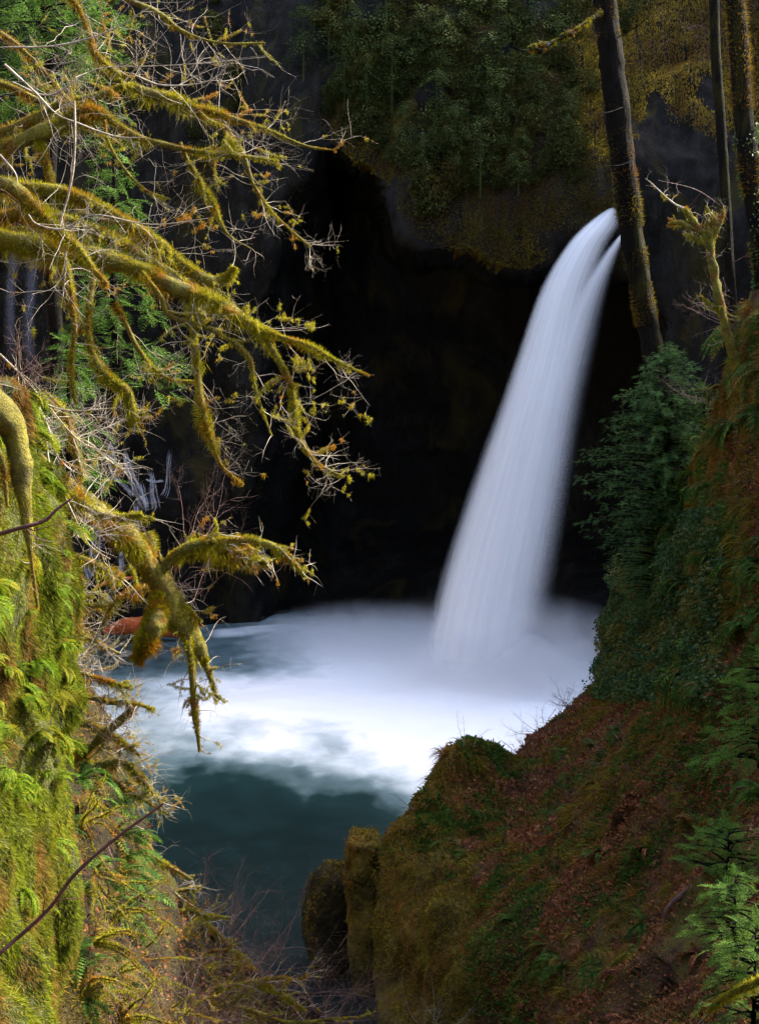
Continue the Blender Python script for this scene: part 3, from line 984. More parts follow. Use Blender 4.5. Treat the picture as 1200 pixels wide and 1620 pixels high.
def make_limb(name, parent, pts, ntw, tlen, tr=0.007, fuzz=3000, flen=0.035, fw=0.006, bias=(0.3, 0, 0.1), kids=4, levels=2, mossy_twigs=0.35, core='moss_core', twig='twig', tmin=0.1, label=None, sag=0.35):
    P, R = limb_px(pts)
    off = np.array(parent.location) if parent is not None else np.zeros(3)
    V, Fc = fat_tube(P, R, 14, 0.7, 4.0 * min(1.0, 0.16 / max(R.max(), 0.05)) + 1.5, float(len(P)) + P[0, 2], sag)
    o = put(name, mesh_data(name, V - off, Fc, True), M[core], parent, label)
    LL = np.linalg.norm(np.diff(P, axis=0), axis=1).sum()
    polys = [(P, R)]
    tw = twigs(P, R, ntw if ntw > 3 else 0, tlen, tr, levels, tmin, bias, kids)
    if len(tw) > 8:
        V, Fc = tubes([(a, b) for a, b, l in tw if l == levels], 5)
        small = [(a, b) for a, b, l in tw if l < levels]
        pr = [(V, Fc)]
        if small:
            pr.append(tubes(small, 3))
        V, Fc = join(pr)
        put("twigs", mesh_data("twigs", V - off, Fc, True), M[twig], o)
        big = [(a[: max(3, int(len(a) * 0.8))], b[: max(3, int(len(a) * 0.8))] + 0.004) for a, b, l in tw if RNG.random() < mossy_twigs]
    else:
        big = []
    if fuzz:
        pv = [moss_fuzz(polys, fuzz, flen, fw, 0.5, 3.0, RNG.random() * 50, 0.05)]
        nbd = int(LL * (6 if flen < 0.05 else (7 if name in ('trunk', 'stub') else 2.2)))
        if nbd > 1:
            pv.append(beards(P, R, nbd, 60, min(flen * 2.6, 0.11), fw))
        if big:
            pv.append(moss_fuzz(big, int(len(big) * 75 * (flen / 0.035)), flen * 0.8, fw * 0.9, 0.7, 4.0, RNG.random() * 50, 0.52, 0.0))
        V, Fc = join(pv)
        put("moss", mesh_data("moss", V - off, Fc), M['moss'], o)
    return o


# ------------------------------------------------------------------ the mossy maple reaching over the pool
maple = thing("maple_tree", "leafless maple whose thick moss coated limbs spread high over the pool", "tree", loc=tuple(at(-260, 1000, 14)))
tp, tr_ = limb_px([(-320, 1650, 13.6, 110), (-310, 1400, 13.4, 98), (-300, 1150, 13.3, 88), (-280, 900, 13.5, 80), (-250, 600, 14, 70), (-230, 350, 14.5, 62), (-220, 100, 14.5, 50), (-160, -200, 14.5, 40), (-120, -500, 14.5, 25)])
V, Fc = fat_tube(tp, tr_, 18, 0.2, 4, 2.0)
put("trunk", mesh_data("trunk", V - np.array(maple.location), Fc, True), M['moss_core'], maple)
B = (0.35, 0.0, 0.12)
LIMBS = [
    # thick lowest limb, sweeping down to the fan of twigs
    ([(-230, 350, 14.5, 30), (-100, 372, 14.2, 24), (0, 378, 14, 19), (60, 390, 13.9, 17), (120, 402, 13.8, 15), (175, 412, 13.8, 15), (225, 428, 13.7, 15), (272, 452, 13.6, 13), (320, 470, 13.6, 10), (362, 490, 13.6, 10),
      (402, 517, 13.6, 8), (440, 532, 13.5, 5), (490, 548, 13.5, 3), (540, 575, 13.5, 2), (585, 595, 13.5, 1)], 26, (0.35, 1.0), 15000, 0.055),
    ([(-230, 330, 14.5, 26), (-80, 350, 14.6, 18), (0, 345, 14.6, 13), (45, 336, 14.6, 12), (95, 346, 14.6, 11), (150, 366, 14.5, 11), (200, 388, 14.5, 10), (236, 412, 14.5, 8), (268, 430, 14.4, 7), (300, 455, 14.3, 5)], 8, (0.3, 0.8), 7500, 0.05),
    ([(-220, 280, 14.5, 22), (-60, 290, 14.2, 16), (45, 297, 14.0, 11), (100, 304, 14, 12), (150, 324, 14, 11), (190, 346, 14, 10), (222, 366, 14, 9), (250, 386, 14, 12), (275, 406, 14, 10), (302, 427, 14, 9), (335, 446, 13.9, 11), (362, 438, 13.9, 5), (371, 422, 13.9, 3)], 8, (0.35, 0.9), 8000, 0.05),
    ([(-220, 270, 14.5, 24), (-60, 285, 13.2, 18), (0, 290, 13, 14), (32, 306, 13, 14), (60, 336, 13, 13), (92, 366, 13, 9), (126, 396, 13, 6), (150, 428, 13, 5), (170, 450, 13, 3)], 8, (0.3, 0.8), 5000, 0.045),
    ([(-220, 240, 14.5, 24), (-60, 250, 14.8, 16), (0, 237, 14.8, 14), (52, 214, 14.8, 13), (102, 196, 14.8, 12), (135, 175, 14.8, 9), (170, 186, 14.8, 8), (210, 214, 14.7, 7), (262, 229, 14.7, 3.5), (330, 243, 14.6, 3), (385, 247, 14.6, 2), (440, 255, 14.6, 1.2)], 18, (0.35, 0.95), 6500, 0.045),
    ([(-220, 220, 14.5, 20), (-60, 235, 15.2, 12), (0, 211, 15.2, 9), (60, 186, 15.2, 9), (102, 162, 15.2, 8), (150, 153, 15.1, 7), (200, 136, 15.1, 6), (232, 146, 15, 9), (272, 156, 15, 9), (306, 171, 15, 6), (342, 179, 15, 4), (375, 190, 15, 3), (425, 206, 15, 2.2), (480, 230, 15, 1.8), (530, 238, 15, 1)], 26, (0.4, 1.1), 7500, 0.045),
    ([(-220, 60, 14.5, 16), (-80, 110, 15.5, 9), (0, 131, 15.5, 5), (40, 149, 15.5, 5), (82, 171, 15.5, 5), (108, 196, 15.5, 4)], 6, (0.4, 1.0), 1800, 0.04),
    ([(-200, -10, 14.5, 14), (-60, 40, 15, 6), (0, 52, 15, 4), (50, 92, 15, 3.5), (110, 160, 15, 3), (150, 210, 15, 2)], 12, (0.5, 1.2), 900, 0.035),
    ([(-180, -120, 14.5, 14), (20, -40, 15, 7), (110, -5, 15, 5), (140, 50, 15, 5), (150, 85, 15, 4), (190, 120, 15, 2)], 14, (0.4, 1.1), 2200, 0.045),
    ([(-180, -140, 14.5, 14), (60, -60, 15.6, 6), (180, -10, 15.6, 4), (250, 20, 15.6, 3), (290, 50, 15.6, 2.5), (350, 68, 15.6, 2), (420, 68, 15.6, 1)], 14, (0.4, 1.1), 900, 0.035),
    # hanging side limbs
    ([(64, 226, 14.8, 6), (68, 245, 14.7, 6), (77, 270, 14.7, 7), (82, 298, 14.6, 7)], 2, (0.2, 0.4), 1500, 0.04),
    ([(290, 470, 13.6, 5), (305, 520, 13.5, 4), (311, 575, 13.5, 6), (318, 640, 13.4, 7), (332, 690, 13.4, 5), (350, 735, 13.4, 2), (385, 768, 13.4, 1)], 12, (0.25, 0.7), 2600, 0.05),
    ([(410, 520, 13.6, 5), (435, 560, 13.5, 4), (458, 605, 13.4, 5), (466, 655, 13.4, 7), (476, 700, 13.4, 4), (505, 735, 13.4, 2), (545, 755, 13.4, 1)], 14, (0.25, 0.7), 2600, 0.05),
    ([(150, 425, 13.5, 5), (140, 500, 13.4, 5), (146, 560, 13.4, 7), (170, 598, 13.4, 10), (198, 618, 13.4, 12), (208, 645, 13.4, 10), (210, 675, 13.4, 6)], 6, (0.3, 0.7), 3200, 0.045),
    ([(180, 480, 13.8, 3), (196, 505, 13.8, 5), (215, 545, 13.8, 5), (240, 580, 13.8, 3), (270, 600, 13.8, 1.5), (310, 604, 13.8, 1)], 7, (0.3, 0.7), 1300, 0.045),
    ([(100, 400, 13.3, 4), (112, 455, 13.3, 5), (118, 520, 13.3, 5), (112, 580, 13.3, 3), (120, 640, 13.3, 2)], 10, (0.3, 0.8), 1500, 0.05),
    ([(225, 430, 13.5, 4), (255, 470, 13.5, 3), (270, 500, 13.5, 3), (330, 520, 13.5, 2.5), (390, 560, 13.5, 3), (405, 620, 13.5, 2), (430, 690, 13.5, 1)], 12, (0.3, 0.7), 1200, 0.045),
    ([(340, 180, 15, 3), (365, 215, 15, 4), (385, 245, 15, 3), (400, 290, 15, 3), (425, 330, 15, 2), (450, 355, 15, 1.5), (490, 390, 15, 1)], 14, (0.3, 0.75), 1400, 0.045),
    ([(285, 225, 14.7, 2), (300, 260, 14.7, 3), (325, 300, 14.7, 4), (340, 330, 14.7, 3), (360, 370, 14.7, 2), (400, 395, 14.7, 1)], 9, (0.25, 0.6), 1200, 0.05),
    ([(165, 190, 14.5, 3), (172, 225, 14.5, 2.5), (195, 265, 14.5, 2), (230, 300, 14.5, 1.5), (270, 315, 14.5, 1)], 6, (0.3, 0.6), 300, 0.035),
]
for pts, ntw, tl, fz, fl in LIMBS:
    pts = [(a, b, c, d * (0.74 if d > 4 else 1)) for a, b, c, d in pts]
    make_limb("limb", maple, pts, int(ntw * 1.5), tl, 0.0042, fuzz=int(fz * 2.4), flen=fl * 0.85, fw=0.005, bias=B, levels=3 if ntw > 11 else 2, kids=3.2)
# bare pale shoots hanging through the crown
for pts in ([(118, 160, 13, 3), (119, 205, 13, 2.5), (117, 260, 13, 2.5), (108, 310, 13, 2.5), (95, 362, 13, 2), (104, 410, 13, 2), (100, 470, 13, 1.5)],
            [(8, 102, 13.2, 2.5), (50, 140, 13.2, 2.5), (90, 180, 13.2, 2.2), (125, 195, 13.2, 2), (180, 215, 13.2, 1.5), (230, 218, 13.2, 1)],
            [(20, 130, 13.4, 2), (80, 150, 13.4, 2), (150, 110, 13.4, 1.5), (230, 105, 13.4, 1.4), (320, 100, 13.4, 1.2), (420, 90, 13.4, .8)],
            [(215, 120, 14, 2), (260, 135, 14, 1.8), (330, 128, 14, 1.5), (370, 95, 14, 1)],
            [(0, 75, 14, 2), (90, 72, 14, 2), (170, 50, 14, 1.5), (240, 10, 14, 1)],
            [(45, 340, 12.8, 2.2), (60, 355, 12.8, 2), (100, 362, 12.8, 2), (150, 340, 12.8, 1.6), (240, 355, 12.8, 1.2), (330, 345, 12.8, .8)],
            [(0, 245, 13, 2.6), (25, 275, 13, 2.4), (30, 300, 13, 2), (60, 350, 13, 2), (95, 365, 13, 1.5)]):
    make_limb("limb", maple, [(a, b, c, d * 0.65) for a, b, c, d in pts], 9, (0.25, 0.8), 0.004, 0, core='twig', bias=B, kids=3)

# heavy moss limb drooping at the near edge
droop = thing("drooping_limb", "heavy drooping limb thick with golden moss against the bright green wall", "branch", loc=tuple(at(-60, 640, 8.6)))
make_limb("limb", droop, [(-232, 400, 14, 20), (-215, 450, 11.5, 22), (-160, 545, 9.2, 24), (-60, 610, 8.6, 23), (-5, 645, 8.6, 20), (20, 675, 8.7, 19), (30, 715, 8.7, 17), (32, 760, 8.7, 14), (40, 800, 8.7, 9), (46, 850, 8.7, 6), (52, 900, 8.7, 4), (60, 960, 8.7, 2)], 7, (0.15, 0.4), 0.004, 9000, 0.02, 0.003)
make_limb("limb", droop, [(-90, 600, 8.75, 12), (-50, 650, 8.6, 12), (-20, 690, 8.6, 10), (4, 730, 8.6, 8), (8, 760, 8.6, 5), (12, 800, 8.6, 2)], 2, (0.1, 0.3), 0.003, 2500, 0.018, 0.003)

# broken snag leaning out over the pool
snag = thing("mossy_snag", "forked moss covered snag leaning out over the pool below the cascade", "tree", loc=tuple(at(60, 760, 21)))
make_limb("trunk", snag, [(-60, 640, 18, 14), (20, 700, 19, 15), (90, 768, 20, 17), (150, 808, 21, 18), (206, 852, 21.5, 15), (246, 915, 22, 18), (280, 968, 22, 20), (308, 1015, 22, 16), (320, 1036, 22, 10), (326, 1048, 22, 5)], 14, (0.5, 1.4), 0.008, 26000, 0.055, 0.010, kids=4)
make_limb("stub", snag, [(256, 935, 22, 13), (250, 970, 21.8, 19), (240, 997, 21.7, 18), (226, 1026, 21.6, 10), (215, 1048, 21.6, 8)], 2, (0.4, 0.8), 0.008, 12000, 0.075, 0.010)
make_limb("stub", snag, [(236, 885, 22, 9), (238, 862, 22, 9), (233, 842, 22, 6)], 0, (0.3, 0.5), 0.01, 1200, 0.045, 0.009)
make_limb("limb", snag, [(248, 918, 22, 7), (268, 888, 22, 8), (300, 866, 22, 8), (345, 858, 22, 7), (395, 856, 22, 6), (440, 868, 22, 4), (478, 905, 22, 2)], 22, (0.3, 0.9), 0.012, 5500, 0.06, 0.010, mossy_twigs=0.9, bias=(0.2, 0, -0.3))
make_limb("limb", snag, [(270, 885, 22.3, 5), (320, 872, 22.3, 6), (370, 872, 22.3, 6), (398, 886, 22.3, 5), (430, 890, 22.3, 3)], 14, (0.3, 0.8), 0.012, 3500, 0.07, 0.010, mossy_twigs=0.9, bias=(0.1, 0, -0.4))
make_limb("limb", snag, [(296, 1000, 21.8, 6), (303, 1050, 21.8, 5), (306, 1100, 21.8, 5), (311, 1145, 21.8, 4), (316, 1190, 21.8, 2)], 16, (0.3, 0.75), 0.012, 2200, 0.05, 0.010, mossy_twigs=0.8, bias=(0.1, 0, -0.5))
make_limb("limb", snag, [(322, 1040, 22, 6), (334, 1075, 22, 4), (344, 1108, 22, 2)], 6, (0.25, 0.6), 0.010, 900, 0.05, 0.009, mossy_twigs=0.7, bias=(0.2, 0, -0.5))
make_limb("limb", snag, [(235, 930, 21.6, 4), (200, 940, 21.4, 4), (172, 965, 21.3, 3), (160, 1000, 21.3, 2)], 5, (0.3, 0.7), 0.008, 900, 0.06, 0.010, mossy_twigs=0.8)
make_limb("limb", snag, [(100, 905, 20.5, 4), (120, 882, 20.6, 5), (160, 898, 20.8, 5), (195, 915, 21, 3)], 8, (0.3, 0.9), 0.01, 1800, 0.045, 0.009, mossy_twigs=0.6)
make_limb("limb", snag, [(255, 905, 22, 5), (275, 930, 22, 4), (290, 955, 22, 3), (320, 985, 22, 1.5)], 8, (0.3, 0.8), 0.01, 1000, 0.05, 0.009, mossy_twigs=0.6)
make_limb("limb", snag, [(80, 745, 20, 5), (125, 790, 20.2, 7), (180, 818, 20.5, 6), (225, 815, 20.6, 2)], 9, (0.4, 1.2), 0.009, 4500, 0.06, 0.010, mossy_twigs=0.5)

# pale arching shoots between the wall and the cascade
shoots = thing("bare_tree", "thin leafless tree with pale arching shoots in front of the cascade", "tree", loc=tuple(at(20, 620, 15)))
for pts in ([(10, 720, 15.5, 4), (20, 640, 15.3, 4), (45, 620, 15, 4), (60, 650, 15, 3.5), (72, 690, 15, 3), (80, 740, 15, 2.5), (110, 800, 15, 2.2), (140, 860, 15, 2), (175, 885, 15, 1.2)],
            [(0, 700, 15.2, 3.5), (25, 640, 15.2, 3.5), (48, 622, 15.2, 3), (80, 642, 15.2, 2.8), (120, 650, 15.2, 2.2), (185, 645, 15.2, 1)],
            [(60, 640, 15.3, 3), (78, 680, 15.3, 2.5), (90, 720, 15.3, 2.2), (115, 745, 15.3, 1)],
            [(110, 690, 17, 3), (140, 700, 17, 3), (165, 722, 17, 3), (190, 742, 17, 2)],
            [(-20, 640, 14, 3), (20, 690, 14, 3), (50, 760, 14, 2.5), (85, 840, 14, 2.5), (100, 920, 14, 2), (108, 980, 14, 1.2)],
            [(0, 560, 14.2, 2.5), (40, 600, 14.2, 2), (75, 640, 14.2, 2), (130, 700, 14.2, 1.5), (200, 720, 14.2, 0.8)]):
    make_limb("shoot", shoots, [(a, b, c, d * 0.6) for a, b, c, d in pts], 16, (0.25, 0.8), 0.005, 350, 0.03, 0.005, core='twig', bias=(0.2, 0, 0), mossy_twigs=0.1, kids=4)
make_limb("limb", shoots, [(70, 620, 16.5, 3), (100, 650, 16.5, 5), (114, 690, 16.5, 5), (124, 730, 16.5, 6), (132, 760, 16.5, 3)], 8, (0.25, 0.7), 0.006, 1500, 0.04, 0.006)

# the two dark red canes crossing the near corner
for nm, pts, lab in (("cane", [(-340, 1700, 7.3, 3.6), (-150, 1600, 6.5, 3.6), (-30, 1530, 6, 3.5), (30, 1482, 6, 3.4), (80, 1435, 6, 3.2), (120, 1382, 6, 3.2), (185, 1325, 6, 2.8), (258, 1272, 6, 2)], "long dark red bare cane rising across the mossy wall from the lower corner"),
                     ("cane", [(-180, 900, 9.6, 4), (-90, 868, 8.2, 4), (-20, 850, 7.2, 4), (30, 836, 7, 3.5), (70, 824, 7, 3), (90, 806, 7, 2.5), (112, 790, 7, 1.5)], "short dark bare cane sticking out beside the drooping moss limb")):
    P, R = limb_px(pts)
    cn = thing(nm, lab, "cane", loc=tuple(P[0]))
    V, Fc = fat_tube(P, R, 8, 0.12, 20, 3)
    put("stem", mesh_data("stem", V - P[0], Fc, True), M['cane'], cn)
    tw = twigs(P, R, 6, (0.08, 0.3), 0.003, 2, 0.3, (0.3, 0, 0.4), 1, steps=5)
    V, Fc = tubes([(a, b) for a, b, l in tw], 4)
    put("twigs", mesh_data("twigs", V - P[0], Fc, True), M['cane'], cn)

# ------------------------------------------------------------------ foliage units
def stamp(base, faces, P, X, Y, S):
    """Copies of a small mesh into frames (P, X, Y) with scale S, as one vertex array."""
    n, m = len(P), len(base)
    X = unit(X)
    Z = unit(np.cross(X, Y))
    Y = np.cross(Z, X)
    S = np.broadcast_to(np.asarray(S, float), (n,))
    V = P[:, None] + S[:, None, None] * (base[None, :, 0, None] * X[:, None] + base[None, :, 1, None] * Y[:, None] + base[None, :, 2, None] * Z[:, None])
    fs = [(f[None] + (np.arange(n) * m)[:, None, None]).reshape(-1, f.shape[1]) for f in faces]
    return V.reshape(-1, 3), fs


def spray_unit(side=5, leaf=4, droop=0.18, w=0.075):
    """A flat conifer spray of unit length along +X."""
    P, D, W, L = [], [], [], []
    for t in np.linspace(0.12, 0.95, side):
        for s in (-1, 1):
            ln = 0.48 * (1 - t) ** 0.7 * min(1, t * 4) + 0.06
            d = np.array([0.72, s * 0.7, -0.10])
            d /= np.linalg.norm(d)
            o = np.array([t, 0, -droop * t * t])
            for q in np.linspace(0.0, 0.8, leaf):
                p = o + d * ln * q
                for s2 in (-1, 1):
                    dd = d + s2 * 0.55 * np.array([-d[1], d[0], 0]) + np.array([0, 0, -0.12])
                    P.append(p), D.append(dd / np.linalg.norm(dd)), W.append((0, 0, 0)), L.append(0.22 * ln * (1.1 - 0.4 * q) + 0.025)
    P, D, L = np.array(P), np.array(D), np.array(L)
    Wv = unit(np.cross(D, np.array([0, 0, 1.0])))
    n = len(P)
    V = np.stack([P - Wv * w * 0.2, P + D * L[:, None] * 0.5 + Wv * w * 0.5, P + D * L[:, None], P + D * L[:, None] * 0.5 - Wv * w * 0.5], 1)
    V = V + RNG.normal(size=V.shape) * 0.008
    i = np.arange(n) * 4
    return V.reshape(-1, 3), [np.stack([i, i + 1, i + 2, i + 3], 1)]


SPRAY = spray_unit(6, 4, 0.30, 0.034)
SPRAY_SMALL = spray_unit(4, 2, 0.2, 0.10)


def conifer(name, label, base, height, prof, nb, per, size, mat, trunk_r, lean=(0, 0), unit_=None, droop=0.45, group=None, cat="tree", skirt=0.05, core=True):
    """Conifer: trunk, limbs and a crown of drooping flat sprays. prof(t, az) -> branch length at relative height t."""
    U = unit_ or SPRAY
    base = np.array(base, float)
    tr = thing(name, label, cat, group, loc=tuple(base))
    hs = np.linspace(0, 1, 14)
    tp = np.stack([lean[0] * hs, lean[1] * hs, height * hs], -1) + 0.03 * height * 0.1 * RNG.normal(size=(14, 3)) * [1, 1, 0]
    V, Fc = fat_tube(tp, trunk_r * (1 - 0.93 * hs), 9, 0.15, 3, 1)
    put("trunk", mesh_data("trunk", V, Fc, True), M['bark'], tr)
    Ps, Xs, Ss, br = [], [], [], []
    for k in range(nb):
        t = skirt + (1 - skirt) * (k + RNG.random()) / nb
        az = RNG.random() * 2 * np.pi
        L = prof(t, az) * RNG.uniform(0.72, 1.12)
        if L <= 0.02:
            continue
        o = np.array([np.interp(t, hs, tp[:, 0]), np.interp(t, hs, tp[:, 1]), height * t])
        d = np.array([math.cos(az), math.sin(az), 0.35 - 0.15 * RNG.random()])
        s = np.linspace(0, 1, 8)
        pts = o + np.outer(s * L, d) + np.outer(-droop * L * s ** 2.0, [0, 0, 1])
        br.append((pts, np.linspace(0.012 * L + 0.01, 0.004, 8)))
        n = max(2, int(per * L / size))
        q = RNG.random(n) ** 0.75
        for s_ in q:
            i = min(int(s_ * 7), 6)
            p = pts[i] + (pts[i + 1] - pts[i]) * (s_ * 7 - i)
            tan = unit(pts[i + 1] - pts[i])
            sd = np.array([-tan[1], tan[0], 0]) * RNG.choice([-1, 1]) * (1 - 0.75 * s_)
            Ps.append(p + RNG.normal(size=3) * 0.12 * size)
            Xs.append(tan * (0.35 + 0.5 * s_) + sd * 0.9 + np.array([0, 0, -0.15 + 0.45 * RNG.random()]) + 0.36 * RNG.normal(size=3))
            Ss.append(size * RNG.uniform(0.6, 1.25) * (1.1 - 0.35 * s_))
    for _ in range(int(6)):
        Ps.append(tp[-1] - [0, 0, 0.3 * size]), Xs.append(np.array([RNG.normal() * 0.4, RNG.normal() * 0.4, 1.0])), Ss.append(size * 0.8)
    Ps, Xs, Ss = np.array(Ps), np.array(Xs), np.array(Ss)
    Ys = np.cross(np.array([0, 0, 1.0]), Xs) + 0.25 * RNG.normal(size=Xs.shape)
    V, Fc = tubes(br, 4)
    put("limbs", mesh_data("limbs", V, [Fc], True), M['bark'], tr)
    V, Fs = stamp(U[0], U[1], Ps, Xs, Ys, Ss)
    put("crown", mesh_data("crown", V, Fs), mat, tr)
    return tr


def fern_mesh(nf, length, outward=0.8, up=0.7, fall=1.4, nleaf=13, wl=0.20, spread=1.3):
    """Fern in local space: root at the origin, growing out along -Y and up +Z, fronds arching down."""
    P, D, W, L = [], [], [], []
    st_ = []
    for k in range(nf):
        a = RNG.uniform(-spread, spread)
        d = np.array([math.sin(a), -math.cos(a) * outward, up * RNG.uniform(0.4, 1.2)])
        d /= np.linalg.norm(d)
        ln = length * RNG.uniform(0.6, 1.1)
        p = RNG.normal(size=3) * 0.03 * length
        pts = [p]
        for s in range(10):
            d = d + np.array([0, 0, -fall * 0.1 * (0.5 + s * 0.14)])
            d /= np.linalg.norm(d)
            p = p + d * ln / 10
            pts.append(p)
        pts = np.array(pts)
        st_.append((pts, np.linspace(0.006, 0.002, 11) * length / 0.5))
        T = unit(np.gradient(pts, axis=0))
        t = np.linspace(0.12, 0.99, nleaf)
        x = t * 10
        i = np.minimum(x.astype(int), 9)
        pp = pts[i] + (pts[i + 1] - pts[i]) * (x - i)[:, None]
        tt = T[i]
        sdir = unit(np.cross(tt, np.array([0, 0, 1.0]) + 0.3 * RNG.normal(size=3)))
        for s in (-1, 1):
            dd = unit(sdir * s + tt * 0.55 + np.array([0, 0, -0.2]))
            P.append(pp), D.append(dd), W.append(unit(tt + 0.2 * RNG.normal(size=3)))
            L.append(ln * wl * np.sin(np.pi * np.clip(t * 0.86 + 0.14, 0, 1)) ** 0.8 + 0.02 * ln)
    P, D, W, L = np.concatenate(P), np.concatenate(D), np.concatenate(W), np.concatenate(L)
    a = leaves(P, D, W, L, length * 0.075 * 13 / nleaf, 0.05)
    b = tubes(st_, 3)
    return join([a, b])


FERN = {}
for nm, mat, args in (('fern', 'fern', (9, 0.36, 0.9, 0.45, 2.0, 12, 0.20, 1.2)), ('darkfern', 'darkfern', (13, 1.0, 0.8, 0.9, 1.8, 15, 0.15, 2.6))):
    lst = []
    for k in range(5):
        V, Fs = fern_mesh(*args)
        me = mesh_data(nm, V, Fs)
        me.materials.append(M[mat])
        lst.append(me)
    FERN[nm] = lst


def leaf_shrub_mesh(n, leaf, lob=7, flat=0.8, hang=0.3):
    """Loose shrub of small leaves in several clumps around the origin, radius about 1, with stems."""
    C = rand_dirs(lob) * RNG.uniform(0.35, 0.8, (lob, 1)) * [1, 0.8, flat]
    k = RNG.integers(0, lob, n)
    r = RNG.uniform(0.18, 0.48, lob)[k]
    q = rand_dirs(n)
    P = C[k] + q * (r * RNG.random(n) ** 0.35)[:, None]
    D = unit(q + np.array([0, -0.4, -hang]) + 0.7 * rand_dirs(n))
    a = leaves(P, D, unit(np.cross(D, rand_dirs(n))), leaf * RNG.uniform(0.6, 1.3, n), leaf * 0.55)
    st_ = []
    for c in C:
        m = np.array([0, 0.3, -0.5])
        st_.append((np.array([m, m * 0.5 + c * 0.3 + 0.05 * RNG.normal(size=3), c * 0.8, c * 1.2]), np.array([0.03, 0.02, 0.012, 0.004])))
    return join([a, tubes(st_, 4)])


def conifer_tuft_mesh(n, size):
    """Young feathery conifer foliage: layered drooping sprays on a short leader."""
    P, X, S = [], [], []
    for k in range(n):
        t = RNG.random()
        az = RNG.random() * 2 * np.pi
        r = (1 - t) * 0.75 + 0.1
        d = np.array([math.cos(az), math.sin(az) * 0.8, 0.1])
        P.append(np.array([0, 0, 2.0 * t - 0.9]) + d * r * RNG.random())
        X.append(d + np.array([0, 0, -0.35]) + 0.25 * RNG.normal(size=3))
        S.append(size * RNG.uniform(0.6, 1.2))
    X = np.array(X)
    V, Fs = stamp(SPRAY_SMALL[0], SPRAY_SMALL[1], np.array(P), X, np.cross([0, 0, 1.0], X) + 0.3 * RNG.normal(size=X.shape), np.array(S))
    return join([(V, Fs), tubes([(np.array([[0, 0, -1.4], [0, 0, 0], [0, 0, 1.0]]), np.array([0.05, 0.03, 0.008]))], 5)])


# ------------------------------------------------------------------ vegetation of the sunlit wall
def px_of(P):
    x, y, z = P[..., 0], P[..., 1], P[..., 2] - CAM_Z
    fy = y * CP - z * SP
    fz = y * SP + z * CP
    return 600 + F * x / fy, 810 - F * fz / fy


def yaw_of(N):
    return math.atan2(N[0], -N[1])


def plant_on(meshes, name, label, group, V, N, n, accept, scale, cat, weight=None, lift=0.0, tries=12, mind=0.0, tilt=0.25):
    """n copies of one of `meshes` rooted on a grid surface; accept(px, py) chooses where."""
    P, Q = scatter_grid(V, N, n * tries, weight)
    px, py = px_of(P)
    ok = accept(px, py)
    P, Q = P[ok], Q[ok]
    kept = []
    for p, q in zip(P, Q):
        if len(kept) >= n:
            break
        if mind and kept and min(np.linalg.norm(p - k) for k in kept) < mind:
            continue
        kept.append(p)
        o = put(name, meshes[RNG.integers(len(meshes))], None, None, label, cat, group, loc=tuple(p + q * lift))
        s = RNG.uniform(*scale)
        o.scale = (s, s, s * RNG.uniform(0.85, 1.15))
        o.rotation_euler = (RNG.normal() * tilt * 0.5, RNG.normal() * tilt * 0.5, yaw_of(q) + RNG.normal() * tilt)
    return kept


inw = lambda x, y: (x > -40) & (x < 112) & (y > 590) & (y < 1660)
c1 = plant_on(FERN['fern'], "fern", "small bright green fern drooping from the sunlit mossy wall", "ferns on the sunlit wall", VW, NW, 160,
              lambda x, y: inw(x, y) & ((y < 1250) | (RNG.random(len(x)) < 0.25)) & (x < 100), (0.3, 0.85), "fern", tries=40, mind=0.07, tilt=0.6)
# moss hanging in strands and tufts over the whole wall
P, Q = scatter_grid(VW, NW, 620000)
px, py = px_of(P)
k = (px > -420) & (px < 135) & (py > 570) & (py < 1720)
P, Q, py = P[k], Q[k], py[k]
colm = fbm(np.stack([P[:, 0] * 6, P[:, 1] * 6, P[:, 2] * 0.9], -1), 3)
k = colm + 0.35 * RNG.random(len(P)) > -0.12
P, Q, colm, py = P[k], Q[k], colm[k], py[k]
n = len(P)
D = unit(Q * (0.55 + 0.5 * RNG.random((n, 1))) + np.array([0, 0, -0.75]) + 0.45 * rand_dirs(n))
V, Fs = tri_blades(P + Q * 0.02 * np.clip(colm, 0, 1)[:, None], D, unit(np.cross(D, rand_dirs(n))), (0.035 + 0.10 * np.clip(colm, 0, 1)) * (0.5 + RNG.random(n)), 0.007)
put("moss_curtain", mesh_data("moss_curtain", V, Fs), M['hanging'], kind="stuff")
# ropes of moss on the lower wall
P, Q = scatter_grid(VW, NW, 2200)
px, py = px_of(P)
k = (px > -20) & (px < 104) & (py > 1000) & (py < 1640)
rope = []
for p, q in zip(P[k][:120], Q[k][:120]):
    L = RNG.uniform(0.12, 0.45)
    pts, rr = grow(p + q * 0.02, np.array([q[0] * 0.3, q[1] * 0.3, -1.0]), L, 0.016, 8, 0.12, (0, 0, -1), 0.3, 0.004)
    rope.append((pts, rr * (1 + 0.5 * np.sin(np.linspace(0, 9, 9) + RNG.random() * 6))))
V, Fs = moss_fuzz(rope, 42000, 0.016, 0.004, 0.9, 8, 3, 0.0, 0.0)
put("moss_curtain", mesh_data("moss_curtain", V, Fs), M['hanging'], kind="stuff")

